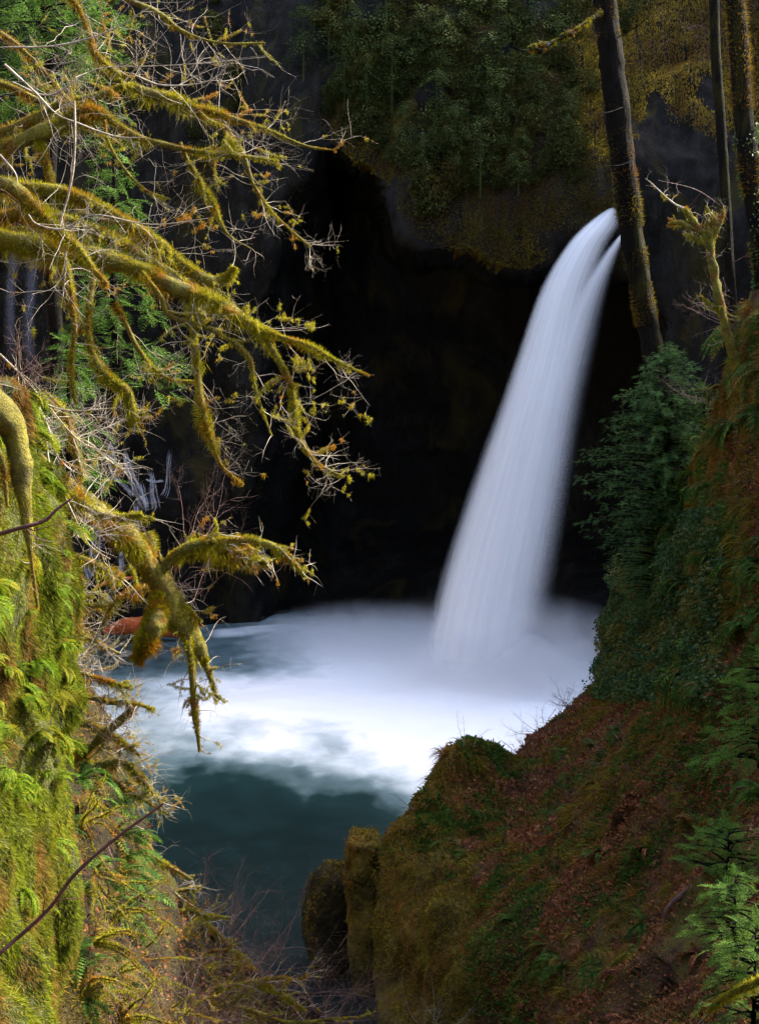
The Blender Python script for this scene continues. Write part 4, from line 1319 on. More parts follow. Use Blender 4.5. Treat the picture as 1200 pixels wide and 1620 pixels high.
# moss and dead leaves on the bank below it, dark ferns in its hollows
P, Q = scatter_grid(VB, NB, 300000)
px, py = px_of(P)
k = (px > -250) & (px < 640) & (py > 980) & (py < 1680)
P, Q = P[k], Q[k]
n = len(P)
c = fbm(P * 0.8, 3)
k = c > 0.12
D = unit(Q + 0.8 * rand_dirs(n) + np.array([0, 0, -0.2]))
Wd = unit(np.cross(D, rand_dirs(n)))
V, Fs = tri_blades(P[k], D[k], Wd[k], RNG.uniform(0.04, 0.13, k.sum()), 0.016)
put("bank_moss", mesh_data("bank_moss", V, Fs), M['slopemoss'], kind="stuff")
k = (c <= 0.0) & (RNG.random(n) < 0.06)
V, Fs = leaves(P[k] + Q[k] * 0.03, unit(D[k] - Q[k] * 0.5), Wd[k], RNG.uniform(0.05, 0.12, k.sum()), 0.05)
put("fallen_leaves", mesh_data("fallen_leaves", V, Fs), M['deadleaf'], kind="stuff")
plant_on(FERN['darkfern'], "fern", "deep green fern in a hollow of the bank beside the sunlit wall", "dark ferns on the bank", VB, NB, 45,
         lambda x, y: (x > 100) & (x < 215) & (y > 1230) & (y < 1600), (0.5, 0.95), "fern", mind=0.25, tries=160)


# ------------------------------------------------------------------ mossy and bare shrubs along the bank
def shrub_limbs(name, label, cat, limbs, ntw, tl, fuzz, fl=0.05, group=None, core='moss_core', twig='twig', mt=0.45, tr=0.008, bias=(0.25, 0, -0.05), kids=4):
    P0 = at(limbs[0][0][0], limbs[0][0][1], limbs[0][0][2])
    s = thing(name, label, cat, group, loc=tuple(P0))
    for l in limbs:
        l = [(a, b, c, d * 0.7) for a, b, c, d in l]
        make_limb("limb", s, l, ntw, tl, tr, fuzz, fl, 0.010, bias, kids, 2, mt, core, twig, 0.1)
    return s


shrub_limbs("mossy_shrub", "tangled mossy shrub with arching limbs hanging over the pale water", "shrub", [
    [(80, 1240, 24, 6), (120, 1205, 24, 6), (160, 1165, 24, 7), (190, 1140, 24, 7), (214, 1118, 24, 4)],
    [(90, 1165, 24, 4), (118, 1185, 24, 5), (150, 1212, 24, 5), (200, 1248, 24, 4), (265, 1288, 24, 2)],
    [(110, 1230, 24, 5), (150, 1212, 24, 6), (190, 1206, 24, 8), (216, 1222, 24, 7), (240, 1252, 24, 4), (258, 1275, 24, 2)],
    [(80, 1100, 24, 4), (130, 1100, 24, 5), (170, 1110, 24, 6), (208, 1112, 24, 4), (245, 1122, 24, 2)],
    [(100, 1130, 24, 4), (150, 1150, 24, 5), (190, 1172, 24, 5), (222, 1196, 24, 3)],
    [(70, 1040, 24, 4), (120, 1060, 24, 4), (160, 1075, 24, 4), (210, 1090, 24, 2)],
    [(80, 960, 23, 4), (110, 985, 23, 5), (140, 1010, 23, 4), (190, 1035, 23, 2)],
    [(60, 880, 22, 4), (95, 915, 22, 5), (120, 950, 22, 5), (150, 960, 22, 3), (180, 955, 22, 1.5)]], 34, (0.3, 1.0), 3000, 0.045)
shrub_limbs("mossy_shrub", "low mossy shrub spreading over the dark hollow at the water's edge", "shrub", [
    [(165, 1400, 26, 5), (190, 1345, 26, 4), (230, 1350, 26, 5), (270, 1372, 26, 4), (305, 1392, 26, 2)],
    [(180, 1300, 26, 5), (200, 1320, 26, 4), (240, 1375, 26, 4), (285, 1420, 26, 2)],
    [(220, 1485, 27, 5), (245, 1440, 27, 4), (275, 1412, 27, 4), (318, 1403, 27, 2)],
    [(230, 1480, 27, 4), (290, 1442, 27, 5), (325, 1448, 27, 4), (362, 1452, 27, 2)]], 14, (0.3, 0.9), 2300, 0.045)
shrub_limbs("mossy_shrub", "yellow mossed shrub fanning out above the brown brush near the stream", "shrub", [
    [(215, 1540, 27, 6), (255, 1512, 27, 6), (285, 1525, 27, 5), (320, 1510, 27, 4), (345, 1503, 27, 4), (380, 1510, 27, 4), (402, 1532, 27, 2)],
    [(300, 1450, 28, 4), (330, 1465, 28, 5), (355, 1490, 28, 4)],
    [(250, 1540, 27, 5), (270, 1570, 27, 5), (285, 1600, 27, 4), (290, 1640, 27, 3)],
    [(160, 1508, 24, 5), (185, 1520, 24, 5), (200, 1548, 24, 4), (206, 1570, 24, 2)]], 12, (0.3, 0.9), 2200, 0.045)
shrub_limbs("mossy_shrub", "bright mossy shrub reaching low across the purple twigs by the stream", "shrub", [
    [(300, 1640, 25, 5), (330, 1572, 25, 5), (390, 1555, 25, 4), (440, 1547, 25, 4), (470, 1550, 25, 2), (486, 1542, 25, 1)],
    [(320, 1640, 25, 5), (350, 1590, 25, 5), (400, 1600, 25, 5), (460, 1618, 25, 4), (520, 1612, 25, 2), (570, 1608, 25, 1)],
    [(310, 1640, 25, 4), (400, 1560, 25, 4), (440, 1572, 25, 3), (485, 1600, 25, 2)],
    [(330, 1585, 25, 4), (345, 1612, 25, 4), (352, 1650, 25, 3)]], 12, (0.3, 0.9), 2000, 0.045)


def brush(name, label, base, n, height, mat, group=None, spread=0.9, r=0.008, lean=(0, 0, 1), kids=4, cat="shrub", levels=2):
    base = np.array(base, float)
    s = thing(name, label, cat, group, loc=tuple(base))
    out = []
    for _ in range(n):
        d = np.array(lean, float) + spread * rand_dirs(1)[0]
        d[2] = abs(d[2]) * 0.6 + 0.1
        pts, rr = grow(np.zeros(3) + 0.12 * height * RNG.normal(size=3) * [1, 1, 0.1], d, height * RNG.uniform(0.6, 1.15), r, 9, 0.22, (0.1, 0, 0.05), 0.1, 0.0015)
        out.append((pts, rr, 3))
        out += twigs(pts, rr, 7, (0.15 * height, 0.45 * height), r * 0.55, levels, 0.25, (0.1, 0, 0.1), kids, 0.8, 0.28, 0.9, 5)
    a = tubes([(p, q) for p, q, l in out if l == 3], 4)
    b = tubes([(p, q) for p, q, l in out if l != 3], 3)
    put("stems", mesh_data("stems", a[0], [a[1]], True), M[mat], s)
    put("twigs", mesh_data("twigs", b[0], [b[1]], True), M[mat], s)
    return s


GM = "small mossy shrubs tangled over the bank"
for x, y, D_ in [(130, 1290, 19), (150, 1370, 19), (185, 1430, 21), (150, 1480, 18), (205, 1510, 22), (130, 1560, 16), (190, 1600, 18), (240, 1580, 21), (260, 1490, 25), (300, 1530, 26), (340, 1560, 27), (250, 1640, 19), (380, 1610, 28)]:
    b0 = at(x, y + 15, D_)
    s = thing("mossy_shrub", "small tangled mossy shrub among the brown brush on the bank under the sunlit wall", "shrub", GM, loc=tuple(b0))
    pv, pm, pl = [], [], []
    for q in range(7):
        d = np.array([0.6, -0.2, 0.5]) + 0.8 * rand_dirs(1)[0]
        pts, rr = grow(b0, d, RNG.uniform(0.6, 1.4) * D_ / 22, 0.020, 12, 0.28, (0.3, 0, -0.35), 0.12, 0.004)
        pl.append((pts, rr))
        pm += [(a, b) for a, b, l in twigs(pts, rr, 9, (0.15, 0.5), 0.004, 2, 0.2, (0.2, 0, -0.1), 3)]
    V, Fc = tubes(pl, 6)
    put("stems", mesh_data("stems", V - b0, [Fc], True), M['moss_core'], s)
    V, Fc = tubes(pm, 3)
    put("twigs", mesh_data("twigs", V - b0, [Fc], True), M['red_twig'], s)
    V, Fc = join([moss_fuzz(pl, 4500, 0.05, 0.008, 0.5, 4, RNG.random() * 9, 0.15), moss_fuzz(pm[::3], 1800, 0.035, 0.007, 0.7, 4, RNG.random() * 9, 0.5)])
    put("moss", mesh_data("moss", V - b0, Fc), M['moss'], s)
GB = "bare purple brown brush along the stream bank"
for k, (x, y, D_, h) in enumerate([(330, 1470, 31, 2.2), (385, 1520, 33, 2.4), (440, 1560, 35, 2.6), (480, 1590, 37, 2.6), (360, 1590, 27, 2.2), (430, 1620, 29, 2.2), (290, 1560, 26, 1.8), (520, 1625, 40, 2.4), (250, 1610, 22, 1.6), (180, 1600, 19, 1.3), (300, 1640, 22, 1.5)]):
    brush("bare_brush", "bare purple brown brush massed along the stream bank at the foot of the photo", at(x, y + 25, D_), 18, h * 1.15, 'red_twig', GB, 1.1, 0.012, (0.25, 0, 0.7))
for lab, (x, y, D_, h, n) in zip(("sparse leafless shrub standing against the dark rock above the curved limb", "fine bare shrub rising beside the cascade's lower steps"), ((300, 880, 60, 5.0, 7), (275, 950, 70, 5, 6))):
    brush("bare_shrub", lab, at(x, y, D_), n, h, 'red_twig', None, 0.8, 0.02)
brush("bare_brush", "grey tangle of bare twigs on top of the sunlit wall", at(80, 700, 17), 22, 1.1, 'twig', None, 1.2, 0.005, (0.3, 0, 0.3))
brush("bare_brush", "reddish tangle of bare twigs at the top of the bright wall", at(20, 620, 13), 16, 0.6, 'red_twig', None, 1.2, 0.004, (0.3, 0, 0.4))
brush("bare_brush", "pale twig tangle in front of the cascade beside the bright wall", at(125, 850, 18), 14, 0.6, 'twig', None, 1.2, 0.005, (0.5, 0, 0.1))
brush("bare_brush", "grey twig tangle hanging beside the wall over the pale water", at(105, 1060, 19), 18, 0.9, 'twig', None, 1.2, 0.005, (0.6, 0, 0.0))

# ------------------------------------------------------------------ far left: firs, log, far corner
conifer("fir_tree", "tall green fir with drooping boughs behind the highest mossy limbs", at(92, 760, 46), 27, lambda t, a: 3.6 * (1 - t) ** 0.6 if t > 0.42 else 0, 150, 5.0, 0.95, M['fir'], 0.27, skirt=0.40)
conifer("fir_tree", "slim green fir behind the middle of the mossy maple limbs", at(185, 690, 52), 11.0, lambda t, a: 2.3 * (1 - t) ** 0.8 + 0.25, 90, 4.0, 0.8, M['fir'], 0.25, skirt=0.12)
conifer("fir_tree", "small green fir beside the upper steps of the cascade", at(112, 790, 40), 4.2, lambda t, a: 1.0 * (1 - t) ** 0.8 + 0.15, 60, 4.0, 0.6, M['fir'], 0.15)
P, R = limb_px([(165, 1000, 112, 5), (195, 992, 112, 13), (230, 990, 112, 15), (262, 996, 112, 12), (285, 1004, 112, 6)])
V, Fc = fat_tube(P, R, 10, 0.35, 1.2, 4)
tag(put("fallen_log", mesh_data("fallen_log", V - P[2], Fc, True), M['redlog'], loc=tuple(P[2])), "red rotten log lying along the far left shore of the pool", "log")
P, R = limb_px([(150, 930, 111, 3), (180, 918, 111, 4), (210, 914, 111, 3)])
V, Fc = fat_tube(P, R, 8, 0.35, 1.2, 4)
tag(put("fallen_log", mesh_data("fallen_log", V - P[1], Fc, True), M['redlog'], loc=tuple(P[1])), "thin reddish log lying across the lower steps of the cascade", "log")

# ------------------------------------------------------------------ far cliff vegetation
pxF, pyF = px_of(VF)
sdF = sdist(pxF, pyF, ALC)
up_w = (sdF < -8) * (pyF < 560)
nF = fbm(VF * 0.25, 3)
# olive moss on the overhanging brow
w1 = up_w * sstep(480, 560, pxF) * sstep(1010, 940, pxF) * (pyF > -150) * sstep(-0.35, 0.1, nF)
P, Q = scatter_grid(VF, NF, 170000, w1)
n = len(P)
D = unit(Q * 0.6 + np.array([0, 0, -0.6]) + 0.6 * rand_dirs(n))
V, Fs = leaves(P, D, unit(np.cross(D, rand_dirs(n))), RNG.uniform(0.08, 0.24, n), 0.055)
put("brow_moss", mesh_data("brow_moss", V, Fs), M['brow'], kind="stuff")
# golden moss hanging in tongues at the top corner, grazing sun brightened into its colour
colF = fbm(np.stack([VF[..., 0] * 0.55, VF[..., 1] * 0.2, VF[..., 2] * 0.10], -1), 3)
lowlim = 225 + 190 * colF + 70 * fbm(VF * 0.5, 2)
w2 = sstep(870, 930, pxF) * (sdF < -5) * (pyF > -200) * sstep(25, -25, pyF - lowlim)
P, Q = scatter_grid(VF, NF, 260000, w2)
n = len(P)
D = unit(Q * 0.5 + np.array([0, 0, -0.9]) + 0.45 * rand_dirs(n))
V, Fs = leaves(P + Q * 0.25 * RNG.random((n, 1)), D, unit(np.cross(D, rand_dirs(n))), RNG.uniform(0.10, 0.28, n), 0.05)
put("golden_moss_sun_tint", mesh_data("golden_moss_sun_tint", V, Fs), M['goldmoss_sun_tint'], kind="stuff")
# thin moss streaks on the dark wall
colL = fbm(np.stack([VF[..., 0] * 0.5, VF[..., 1] * 0.2, VF[..., 2] * 0.06], -1), 3)
w3 = sstep(600, 420, pxF) * (pyF < 960) * sstep(0.0, 0.35, colL) * sstep(950, 300, pyF) + 0.10 * sstep(990, 1030, pxF) * (pyF < 620) * (pyF > 150)
P, Q = scatter_grid(VF, NF, 60000, w3)
n = len(P)
D = unit(Q * 0.5 + np.array([0, 0, -0.8]) + 0.5 * rand_dirs(n))
V, Fs = leaves(P, D, unit(np.cross(D, rand_dirs(n))), RNG.uniform(0.07, 0.22, n), 0.05)
put("wall_streak_moss", mesh_data("wall_streak_moss", V, Fs), M['cliffleaf'], kind="stuff")

SHRUB = []
for k in range(6):
    V, Fs = leaf_shrub_mesh(1500, 0.12, 11)
    me = mesh_data("cliff_shrub", V, Fs)
    me.materials.append(M['cliffleaf'])
    SHRUB.append(me)
plant_on(SHRUB, "cliff_shrub", "dense small leaved shrub clinging to the mossy cliff above the black alcove", "shrubs on the brow above the alcove", VF, NF, 120,
         lambda x, y: (x > 470) & (x < 920) & (y > -60) & (y < 330) & (sdist(x, y, ALC) < -45) & (y < 330 - 0.25 * np.abs(x - 700)), (0.9, 2.1), "shrub", w1 + 0.02 * up_w, 0.35, 20, 1.0)
plant_on(SHRUB, "cliff_shrub", "grey green shrub growing out of the golden moss at the top corner of the cliff", "shrubs on the golden moss", VF, NF, 18,
         lambda x, y: (x > 940) & (x < 1230) & (y > -40) & (y < 110), (0.8, 1.7), "shrub", None, 0.4, 60, 1.2)
plant_on(SHRUB, "cliff_shrub", "dim shrub rooted in the dark streaked wall beyond the mossy limbs", "shrubs on the dark wall", VF, NF, 26,
         lambda x, y: (x > 120) & (x < 520) & (y > -40) & (y < 240), (0.8, 1.6), "shrub", None, 0.3, 40, 1.5)
HEML = []
for k in range(3):
    V, Fs = conifer_tuft_mesh(130, 0.55)
    me = mesh_data("young_hemlock", V, Fs)
    me.materials.append(M['hemlock'])
    HEML.append(me)
for k, (x, y, s) in enumerate([(560, 60, 2.6), (610, 25, 3.0), (660, 70, 2.6), (735, 30, 3.0), (790, 170, 2.4), (800, 60, 2.8), (860, 30, 2.8), (690, 160, 2.2), (850, 130, 2.2), (580, 140, 2.3), (640, 210, 2.0), (760, 240, 2.2), (520, 20, 2.8), (545, 110, 2.0), (620, 110, 2.4), (700, 90, 2.6), (770, 110, 2.4), (880, 80, 2.2), (900, 190, 1.8), (720, 210, 2.0), (820, 250, 1.8), (670, 250, 1.7), (480, 60, 2.4)]):
    D_ = float(D_far(np.array(x), np.array(y))) - 1.5
    o = put("young_hemlock", HEML[k % 3], None, None, "feathery young hemlock among the shrubs on the brow above the black alcove", "tree", "young hemlocks on the brow", loc=tuple(at(x, y, D_)))
    o.scale = (s * 0.8, s * 0.8, s)
    o.rotation_euler = (0, 0, RNG.random() * 6)

# ------------------------------------------------------------------ trees at the gorge rim
def trunk_tree(name, label, pts, mat='bark', lump=0.12, sides=16, freq=2.5):
    P, R = limb_px(pts)
    t = thing(name, label, "tree", loc=tuple(P[-1]))
    V, Fc = fat_tube(P, R, sides, lump, freq, 2.0)
    put("trunk", mesh_data("trunk", V - P[-1], Fc, True), M[mat], t)
    return t, P, R


lt, P, R = trunk_tree("leaning_tree", "thick dark bare trunk leaning beside the lip of the waterfall", [(900, -420, 66, 13), (938, -120, 66, 16), (958, 20, 66, 18), (970, 130, 66, 19), (985, 260, 66, 18.5), (1000, 380, 66, 18), (1017, 480, 66, 17), (1030, 545, 66, 17), (1045, 640, 66, 18), (1060, 800, 66, 20)], 'bark', 0.22, 24, 3.5)
make_limb("limb", lt, [(950, 18, 65.5, 5), (932, 32, 65, 2.5), (912, 46, 64.6, 2.5), (898, 54, 64.4, 5), (880, 64, 64.2, 2.5), (866, 70, 64, 4), (848, 76, 63.8, 7), (836, 78, 63.6, 3)], 9, (0.4, 1.0), 0.010, 3000, 0.07, 0.02, bias=(-0.4, 0, 0.2), mossy_twigs=0.2, sag=0.2, core='bark')
for pts in ([(985, 170, 65.5, 2), (960, 178, 65, 1.4), (938, 180, 64.6, 0.6)], [(998, 255, 65.5, 1.6), (975, 262, 65, 1.2), (940, 262, 64.6, 0.6)], [(975, 60, 65.4, 1.5), (1010, 40, 65, 1.2), (1040, 10, 65, 0.6)]):
    make_limb("limb", lt, [(a, b, c, d * 0.5) for a, b, c, d in pts], 4, (0.3, 0.9), 0.006, 0, core='bark', twig='bark', kids=2)
P_, R_ = limb_px([(938, -120, 66, 17), (958, 20, 66, 19), (985, 260, 66, 21), (1017, 480, 66, 19), (1030, 560, 66, 19)])
V, Fs = moss_fuzz([(P_, R_)], 14000, 0.10, 0.03, 0.5, 1.2, 4, 0.42)
put("moss", mesh_data("moss", V - np.array(lt.location), Fs), M['slopemoss'], lt)

t2, P, R = trunk_tree("slender_tree", "slender straight dark trunk near the top corner of the cliff", [(1118, -420, 55, 7), (1127, -60, 55, 8), (1131, 80, 55, 8), (1138, 180, 55, 8), (1146, 300, 55, 8), (1152, 420, 55, 9), (1160, 520, 55, 9), (1172, 640, 55, 10)])
for pts in ([(1130, 60, 55, 1.5), (1105, 40, 54.8, 1), (1080, 48, 54.6, 0.6)], [(1145, 330, 55, 1.6), (1100, 300, 54, 1.2), (1040, 285, 53.5, 0.6)], [(1150, 420, 55, 1.4), (1190, 400, 54.5, 1), (1230, 395, 54, 0.6)]):
    make_limb("limb", t2, [(a, b, c, d * 0.5) for a, b, c, d in pts], 8, (0.4, 1.2), 0.006, 0, core='red_twig', twig='red_twig', kids=3)
t3, P, R = trunk_tree("ivy_trunk_tree", "stout trunk wrapped in ivy and golden moss at the edge of the photo", [(1140, -420, 50, 14), (1158, -60, 50, 15), (1168, 80, 50, 15), (1174, 170, 50, 15), (1184, 260, 50, 16), (1200, 380, 50, 14), (1214, 520, 50, 14), (1222, 680, 50, 15)])
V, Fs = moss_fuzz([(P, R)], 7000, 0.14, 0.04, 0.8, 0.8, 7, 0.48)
put("moss", mesh_data("moss", V - np.array(t3.location), Fs), M['goldmoss_sun_tint'], t3)
k = RNG.integers(0, len(P) - 1, 2600)
q = rand_dirs(2600)
pp = P[k] + (P[k + 1] - P[k]) * RNG.random((2600, 1)) + unit(q * [1, 1, 0.05]) * (R[k] * 1.15)[:, None]
D = unit(q * [1, 1, 0.3] + np.array([0, 0, -0.8]) + 0.4 * rand_dirs(2600))
ok = fbm(pp * 0.7, 3) > -0.05
V, Fs = leaves(pp[ok], D[ok], unit(np.cross(D[ok], rand_dirs(ok.sum()))), RNG.uniform(0.07, 0.15, ok.sum()), 0.09)
put("ivy", mesh_data("ivy", V - np.array(t3.location), Fs), M['ivy'], t3)

gt = thing("mossy_snag", "crooked mossy young tree with a forked top in front of the slender trunk", "tree", loc=tuple(at(1195, 740, 46)))
make_limb("trunk", gt, [(1192, 735, 46, 8), (1183, 660, 46, 8), (1168, 590, 46, 8), (1152, 540, 46, 7), (1138, 480, 46, 7), (1126, 420, 46, 7), (1122, 380, 46, 6), (1118, 352, 46, 3)], 22, (0.3, 1.0), 0.010, 5200, 0.04, 0.012, bias=(0, 0, 0.3), mossy_twigs=0.7, tmin=0.3)
for pts in ([(1122, 385, 46, 4), (1105, 362, 46, 4), (1088, 338, 46, 4), (1082, 328, 46, 2)], [(1122, 372, 46, 4), (1128, 350, 46, 3.5), (1120, 335, 46, 2.5), (1116, 325, 46, 1)], [(1124, 380, 46, 3.5), (1138, 355, 46, 3), (1145, 325, 46, 1.5)],
            [(1122, 368, 46, 3), (1095, 362, 46, 3), (1075, 352, 46, 4), (1056, 354, 46, 2)], [(1124, 395, 46, 3), (1105, 380, 46, 3), (1090, 372, 46, 1.5)],
            [(1140, 490, 46, 3), (1120, 480, 46, 2.5), (1105, 465, 46, 1)]):
    make_limb("limb", gt, pts, 9, (0.25, 0.8), 0.010, 1300, 0.045, 0.012, bias=(0, 0, 0.3), mossy_twigs=0.6)
make_limb("limb", gt, [(1085, 332, 46, 2), (1060, 318, 46, 1.5), (1030, 290, 46, 0.8), (1020, 282, 46, 0.4)], 7, (0.3, 0.8), 0.008, 100, 0.05, 0.01, core='twig')


def ced_prof(t, a):
    r = np.interp(t, [0, 0.1, 0.3, 0.42, 0.55, 0.7, 0.85, 0.95, 1.0], [1.0, 1.7, 2.8, 3.1, 2.8, 2.3, 1.6, 0.9, 0.2])
    return r * (1 + 0.25 * math.sin(3 * a + 9 * t))


conifer("cedar_tree", "dense dark green cedar standing beside the foot of the leaning trunk", at(1046, 1010, 61), 11.9, ced_prof, 620, 4.0, 0.29, M['cedar'], 0.28, droop=0.22, skirt=0.06)
conifer("cedar_tree", "smaller dull green cedar crowded behind the dense dark one", at(1105, 960, 60), 8.8, lambda t, a: 1.9 * (1 - t) ** 0.7 + 0.25, 110, 4.5, 0.55, M['fir'], 0.2, droop=0.4, skirt=0.1)
conifer("cedar_tree", "light green young cedar glowing at the edge of the photo above the brown slope", at(1200, 1215, 27), 2.1, lambda t, a: 0.95 * (1 - t) ** 0.6 + 0.12, 46, 4.2, 0.36, M['lime'], 0.05, droop=0.4)
conifer("cedar_tree", "small pale green cedar at the foot of the ivy covered rock", at(1092, 1085, 44), 1.75, lambda t, a: 0.65 * (1 - t) ** 0.5 + 0.1, 40, 4.0, 0.34, M['lime'], 0.05, droop=0.4)
conifer("cedar_tree", "feathery green cedar sapling beside the mossy stick at the low corner", at(1190, 1640, 14), 1.15, lambda t, a: 0.5 * (1 - t) ** 0.5 + 0.08, 50, 4.0, 0.2, M['fir'], 0.03, droop=0.35)
conifer("cedar_tree", "dusty green cedar sapling on the litter slope near the photo's edge", at(1160, 1500, 18), 0.95, lambda t, a: 0.55 * (1 - t) ** 0.5 + 0.08, 46, 4.0, 0.22, M['fir'], 0.03, droop=0.35)
conifer("cedar_tree", "pale green cedar sapling reaching over the red leaf litter", at(1150, 1390, 21), 0.75, lambda t, a: 0.75 * (1 - t) ** 0.5 + 0.08, 30, 3.6, 0.26, M['fir'], 0.03, droop=0.15)

# ------------------------------------------------------------------ the slope: moss, litter, ferns, ivy
pxR, pyR = px_of(VR)
rk = np.zeros(VR.shape[:2])
rk[:-1, :-1] = rockmask
vis = (pxR > 460) & (pxR < 1600) & (pyR > 480) & (pyR < 1740)
face = sstep(800, 730, pxR + 60 * fbm(VR * 0.5, 3)) * sstep(1290, 1370, pyR)
open_ = 1 - face
P, Q = scatter_grid(VR, NR, 270000, (rk * vis * sstep(-0.45, 0.05, fbm(VR * 0.6, 3)) + 0.55 * vis * sstep(0.15, -0.2, fbm(VR * 0.45 + 3, 4))) * (VR[..., 1] > 9))
n = len(P)
D = unit(Q * 0.8 + np.array([0, 0, -0.15]) + 0.7 * rand_dirs(n))
sz = np.clip(P[:, 1] / 45, 0.25, 1.4)
V, Fs = tri_blades(P, D, unit(np.cross(D, rand_dirs(n))), RNG.uniform(0.05, 0.17, n) * sz, 0.035 * sz)
put("slope_moss", mesh_data("slope_moss", V, Fs), M['slopemoss'], kind="stuff")
P, Q = scatter_grid(VR, NR, 150000, ((1 - rk) * vis * (0.12 + sstep(-0.15, 0.25, fbm(VR * 0.45 + 3, 4))) + 0.06 * vis) * open_ * (VR[..., 1] > 9) / np.clip(VR[..., 1] / 25, 0.3, 3))
n = len(P)
D = unit(0.45 * Q + rand_dirs(n))
sz = np.clip(P[:, 1] / 30, 0.45, 1.5)
V, Fs = leaves(P + Q * 0.02, D, unit(np.cross(D, Q + 0.5 * rand_dirs(n))), RNG.uniform(0.05, 0.13, n) * sz, 0.055 * sz, 0.25)
put("fallen_leaves", mesh_data("fallen_leaves", V, Fs), M['deadleaf'], kind="stuff")
# dry stalks and twigs lying on the litter
P, Q = scatter_grid(VR, NR, 2600, (1 - 0.7 * rk) * vis * (VR[..., 1] > 11) / np.clip(VR[..., 1] / 25, 0.3, 3))
lst = []
for p, q in zip(P, Q):
    d = np.array([0.5, -0.2, 0.35]) * RNG.choice([-1, 1]) + 0.7 * rand_dirs(1)[0] + q * 0.25
    s = np.clip(p[1] / 28, 0.4, 1.6)
    lst.append(grow(p, d, RNG.uniform(0.15, 0.7) * s, 0.006 * s, 4, 0.25, -q, 0.05))
V, Fc = tubes(lst, 3)
put("dry_twigs", mesh_data("dry_twigs", V, [Fc], True), M['red_twig'], kind="stuff")

plant_on(FERN['darkfern'], "fern", "green sword fern arching from the shaded slope", "sword ferns on the shaded slope", VR, NR, 66,
         lambda x, y: (x > 800) & (x < 1230) & (y > 880) & (y < 1680), (0.5, 1.05), "fern", vis * open_ * (VR[..., 1] > 13) / np.clip(VR[..., 1] / 25, 0.4, 3), 0.02, 30, 0.5)
plant_on(FERN['darkfern'], "fern", "green fern growing on the crest of the mossy knob above the water", "ferns on the knob", VR, NR, 12,
         lambda x, y: (x > 655) & (x < 800) & (y > 1185) & (y < 1420), (0.35, 0.8), "fern", vis * open_, 0.02, 200, 0.35)
for k, (x, y, s) in enumerate([(885, 1470, 0.55), (875, 1500, 0.6), (890, 1530, 0.55), (872, 1545, 0.5), (895, 1440, 0.45)]):
    o = put("fern", FERN['darkfern'][k % 5], None, None, "tall blue green fern in the column of ferns down the middle of the slope", "fern", "column of ferns on the slope", loc=tuple(at(x, y, float(D_right(np.array(x), np.array(y))) - 0.25)))
    o.scale = (s * 1.5, s * 1.5, s * 1.7)
    o.rotation_euler = (0, 0, RNG.normal() * 0.6)

FERN_HANG = []
for k in range(4):
    V, Fs = fern_mesh(14, 1.1, 0.7, 0.5, 2.6, 15, 0.13, 1.7)
    me = mesh_data("fern", V, Fs)
    me.materials.append(M['darkfern'])
    FERN_HANG.append(me)
plant_on(FERN_HANG, "fern", "long dark fern hanging from the steep ground behind the dense cedar", "hanging ferns beside the cedar", VR, NR, 60,
         lambda x, y: (x > 1075) & (x < 1225) & (y > 455) & (y < 1130), (0.9, 1.7), "fern", vis * 1.0, 0.05, 60, 0.7)
# withered ferns and drooping tufts of grass in the litter
DEAD = []
for k in range(4):
    V, Fs = fern_mesh(11, 0.9, 0.9, 0.5, 2.4, 12, 0.13, 2.4)
    me = mesh_data("dead_fern", V, Fs)
    me.materials.append(M['deadleaf'])
    DEAD.append(me)
plant_on(DEAD, "dead_fern", "withered red brown fern collapsed on the shaded litter slope", "withered ferns on the slope", VR, NR, 90,
         lambda x, y: (x > 690) & (x < 1230) & (y > 1080) & (y < 1680), (0.3, 0.75), "fern", vis * open_ * (VR[..., 1] > 13) / np.clip(VR[..., 1] / 25, 0.4, 3), 0.02, 30, 0.45)
P, Q = scatter_grid(VR, NR, 700, vis * open_ * (VR[..., 1] > 12) * sstep(-0.25, 0.25, fbm(VR * 0.35 + 7, 3)) / np.clip(VR[..., 1] / 25, 0.4, 3))
k = np.repeat(np.arange(len(P)), 60)
s = np.clip(P[:, 1] / 30, 0.4, 1.6)[k]
n = len(k)
D = unit(Q[k] * 0.5 + np.array([-0.25, -0.15, 0.1]) + 0.55 * rand_dirs(n))
V, Fs = blades(P[k] + rand_dirs(n) * (0.10 * s)[:, None], D, unit(np.cross(D, rand_dirs(n))), RNG.uniform(0.12, 0.45, n) * s, 0.014 * s, np.array([-0.1, -0.05, -0.55]))
put("grass", mesh_data("grass", V, Fs), M['slopemoss'], kind="stuff")

# low green leaves spreading over the knob and down the slope
P, Q = scatter_grid(VR, NR, 150000, vis * open_ * (VR[..., 1] > 10) * (sstep(0.02, 0.3, fbm(VR * 0.4 + 13, 4)) * 0.55 + 1.2 * ((pxR > 660) & (pxR < 800) & (pyR < 1420)) * sstep(-0.1, 0.2, fbm(VR * 0.7 + 2, 3))) / np.clip(VR[..., 1] / 25, 0.4, 3))
n = len(P)
s = np.clip(P[:, 1] / 30, 0.4, 1.6)
lump = np.clip(fbm(P * 1.3 + 2, 3), 0, 1)
D = unit(Q * 0.5 + np.array([-0.2, -0.1, -0.35]) + 0.7 * rand_dirs(n))
V, Fs = leaves(P + Q * (0.45 * lump * RNG.random(n) * s)[:, None], D, unit(np.cross(D, rand_dirs(n))), RNG.uniform(0.05, 0.15, n) * s, 0.045 * s)
put("ground_cover", mesh_data("ground_cover", V, Fs), M['darkfern'], kind="stuff")
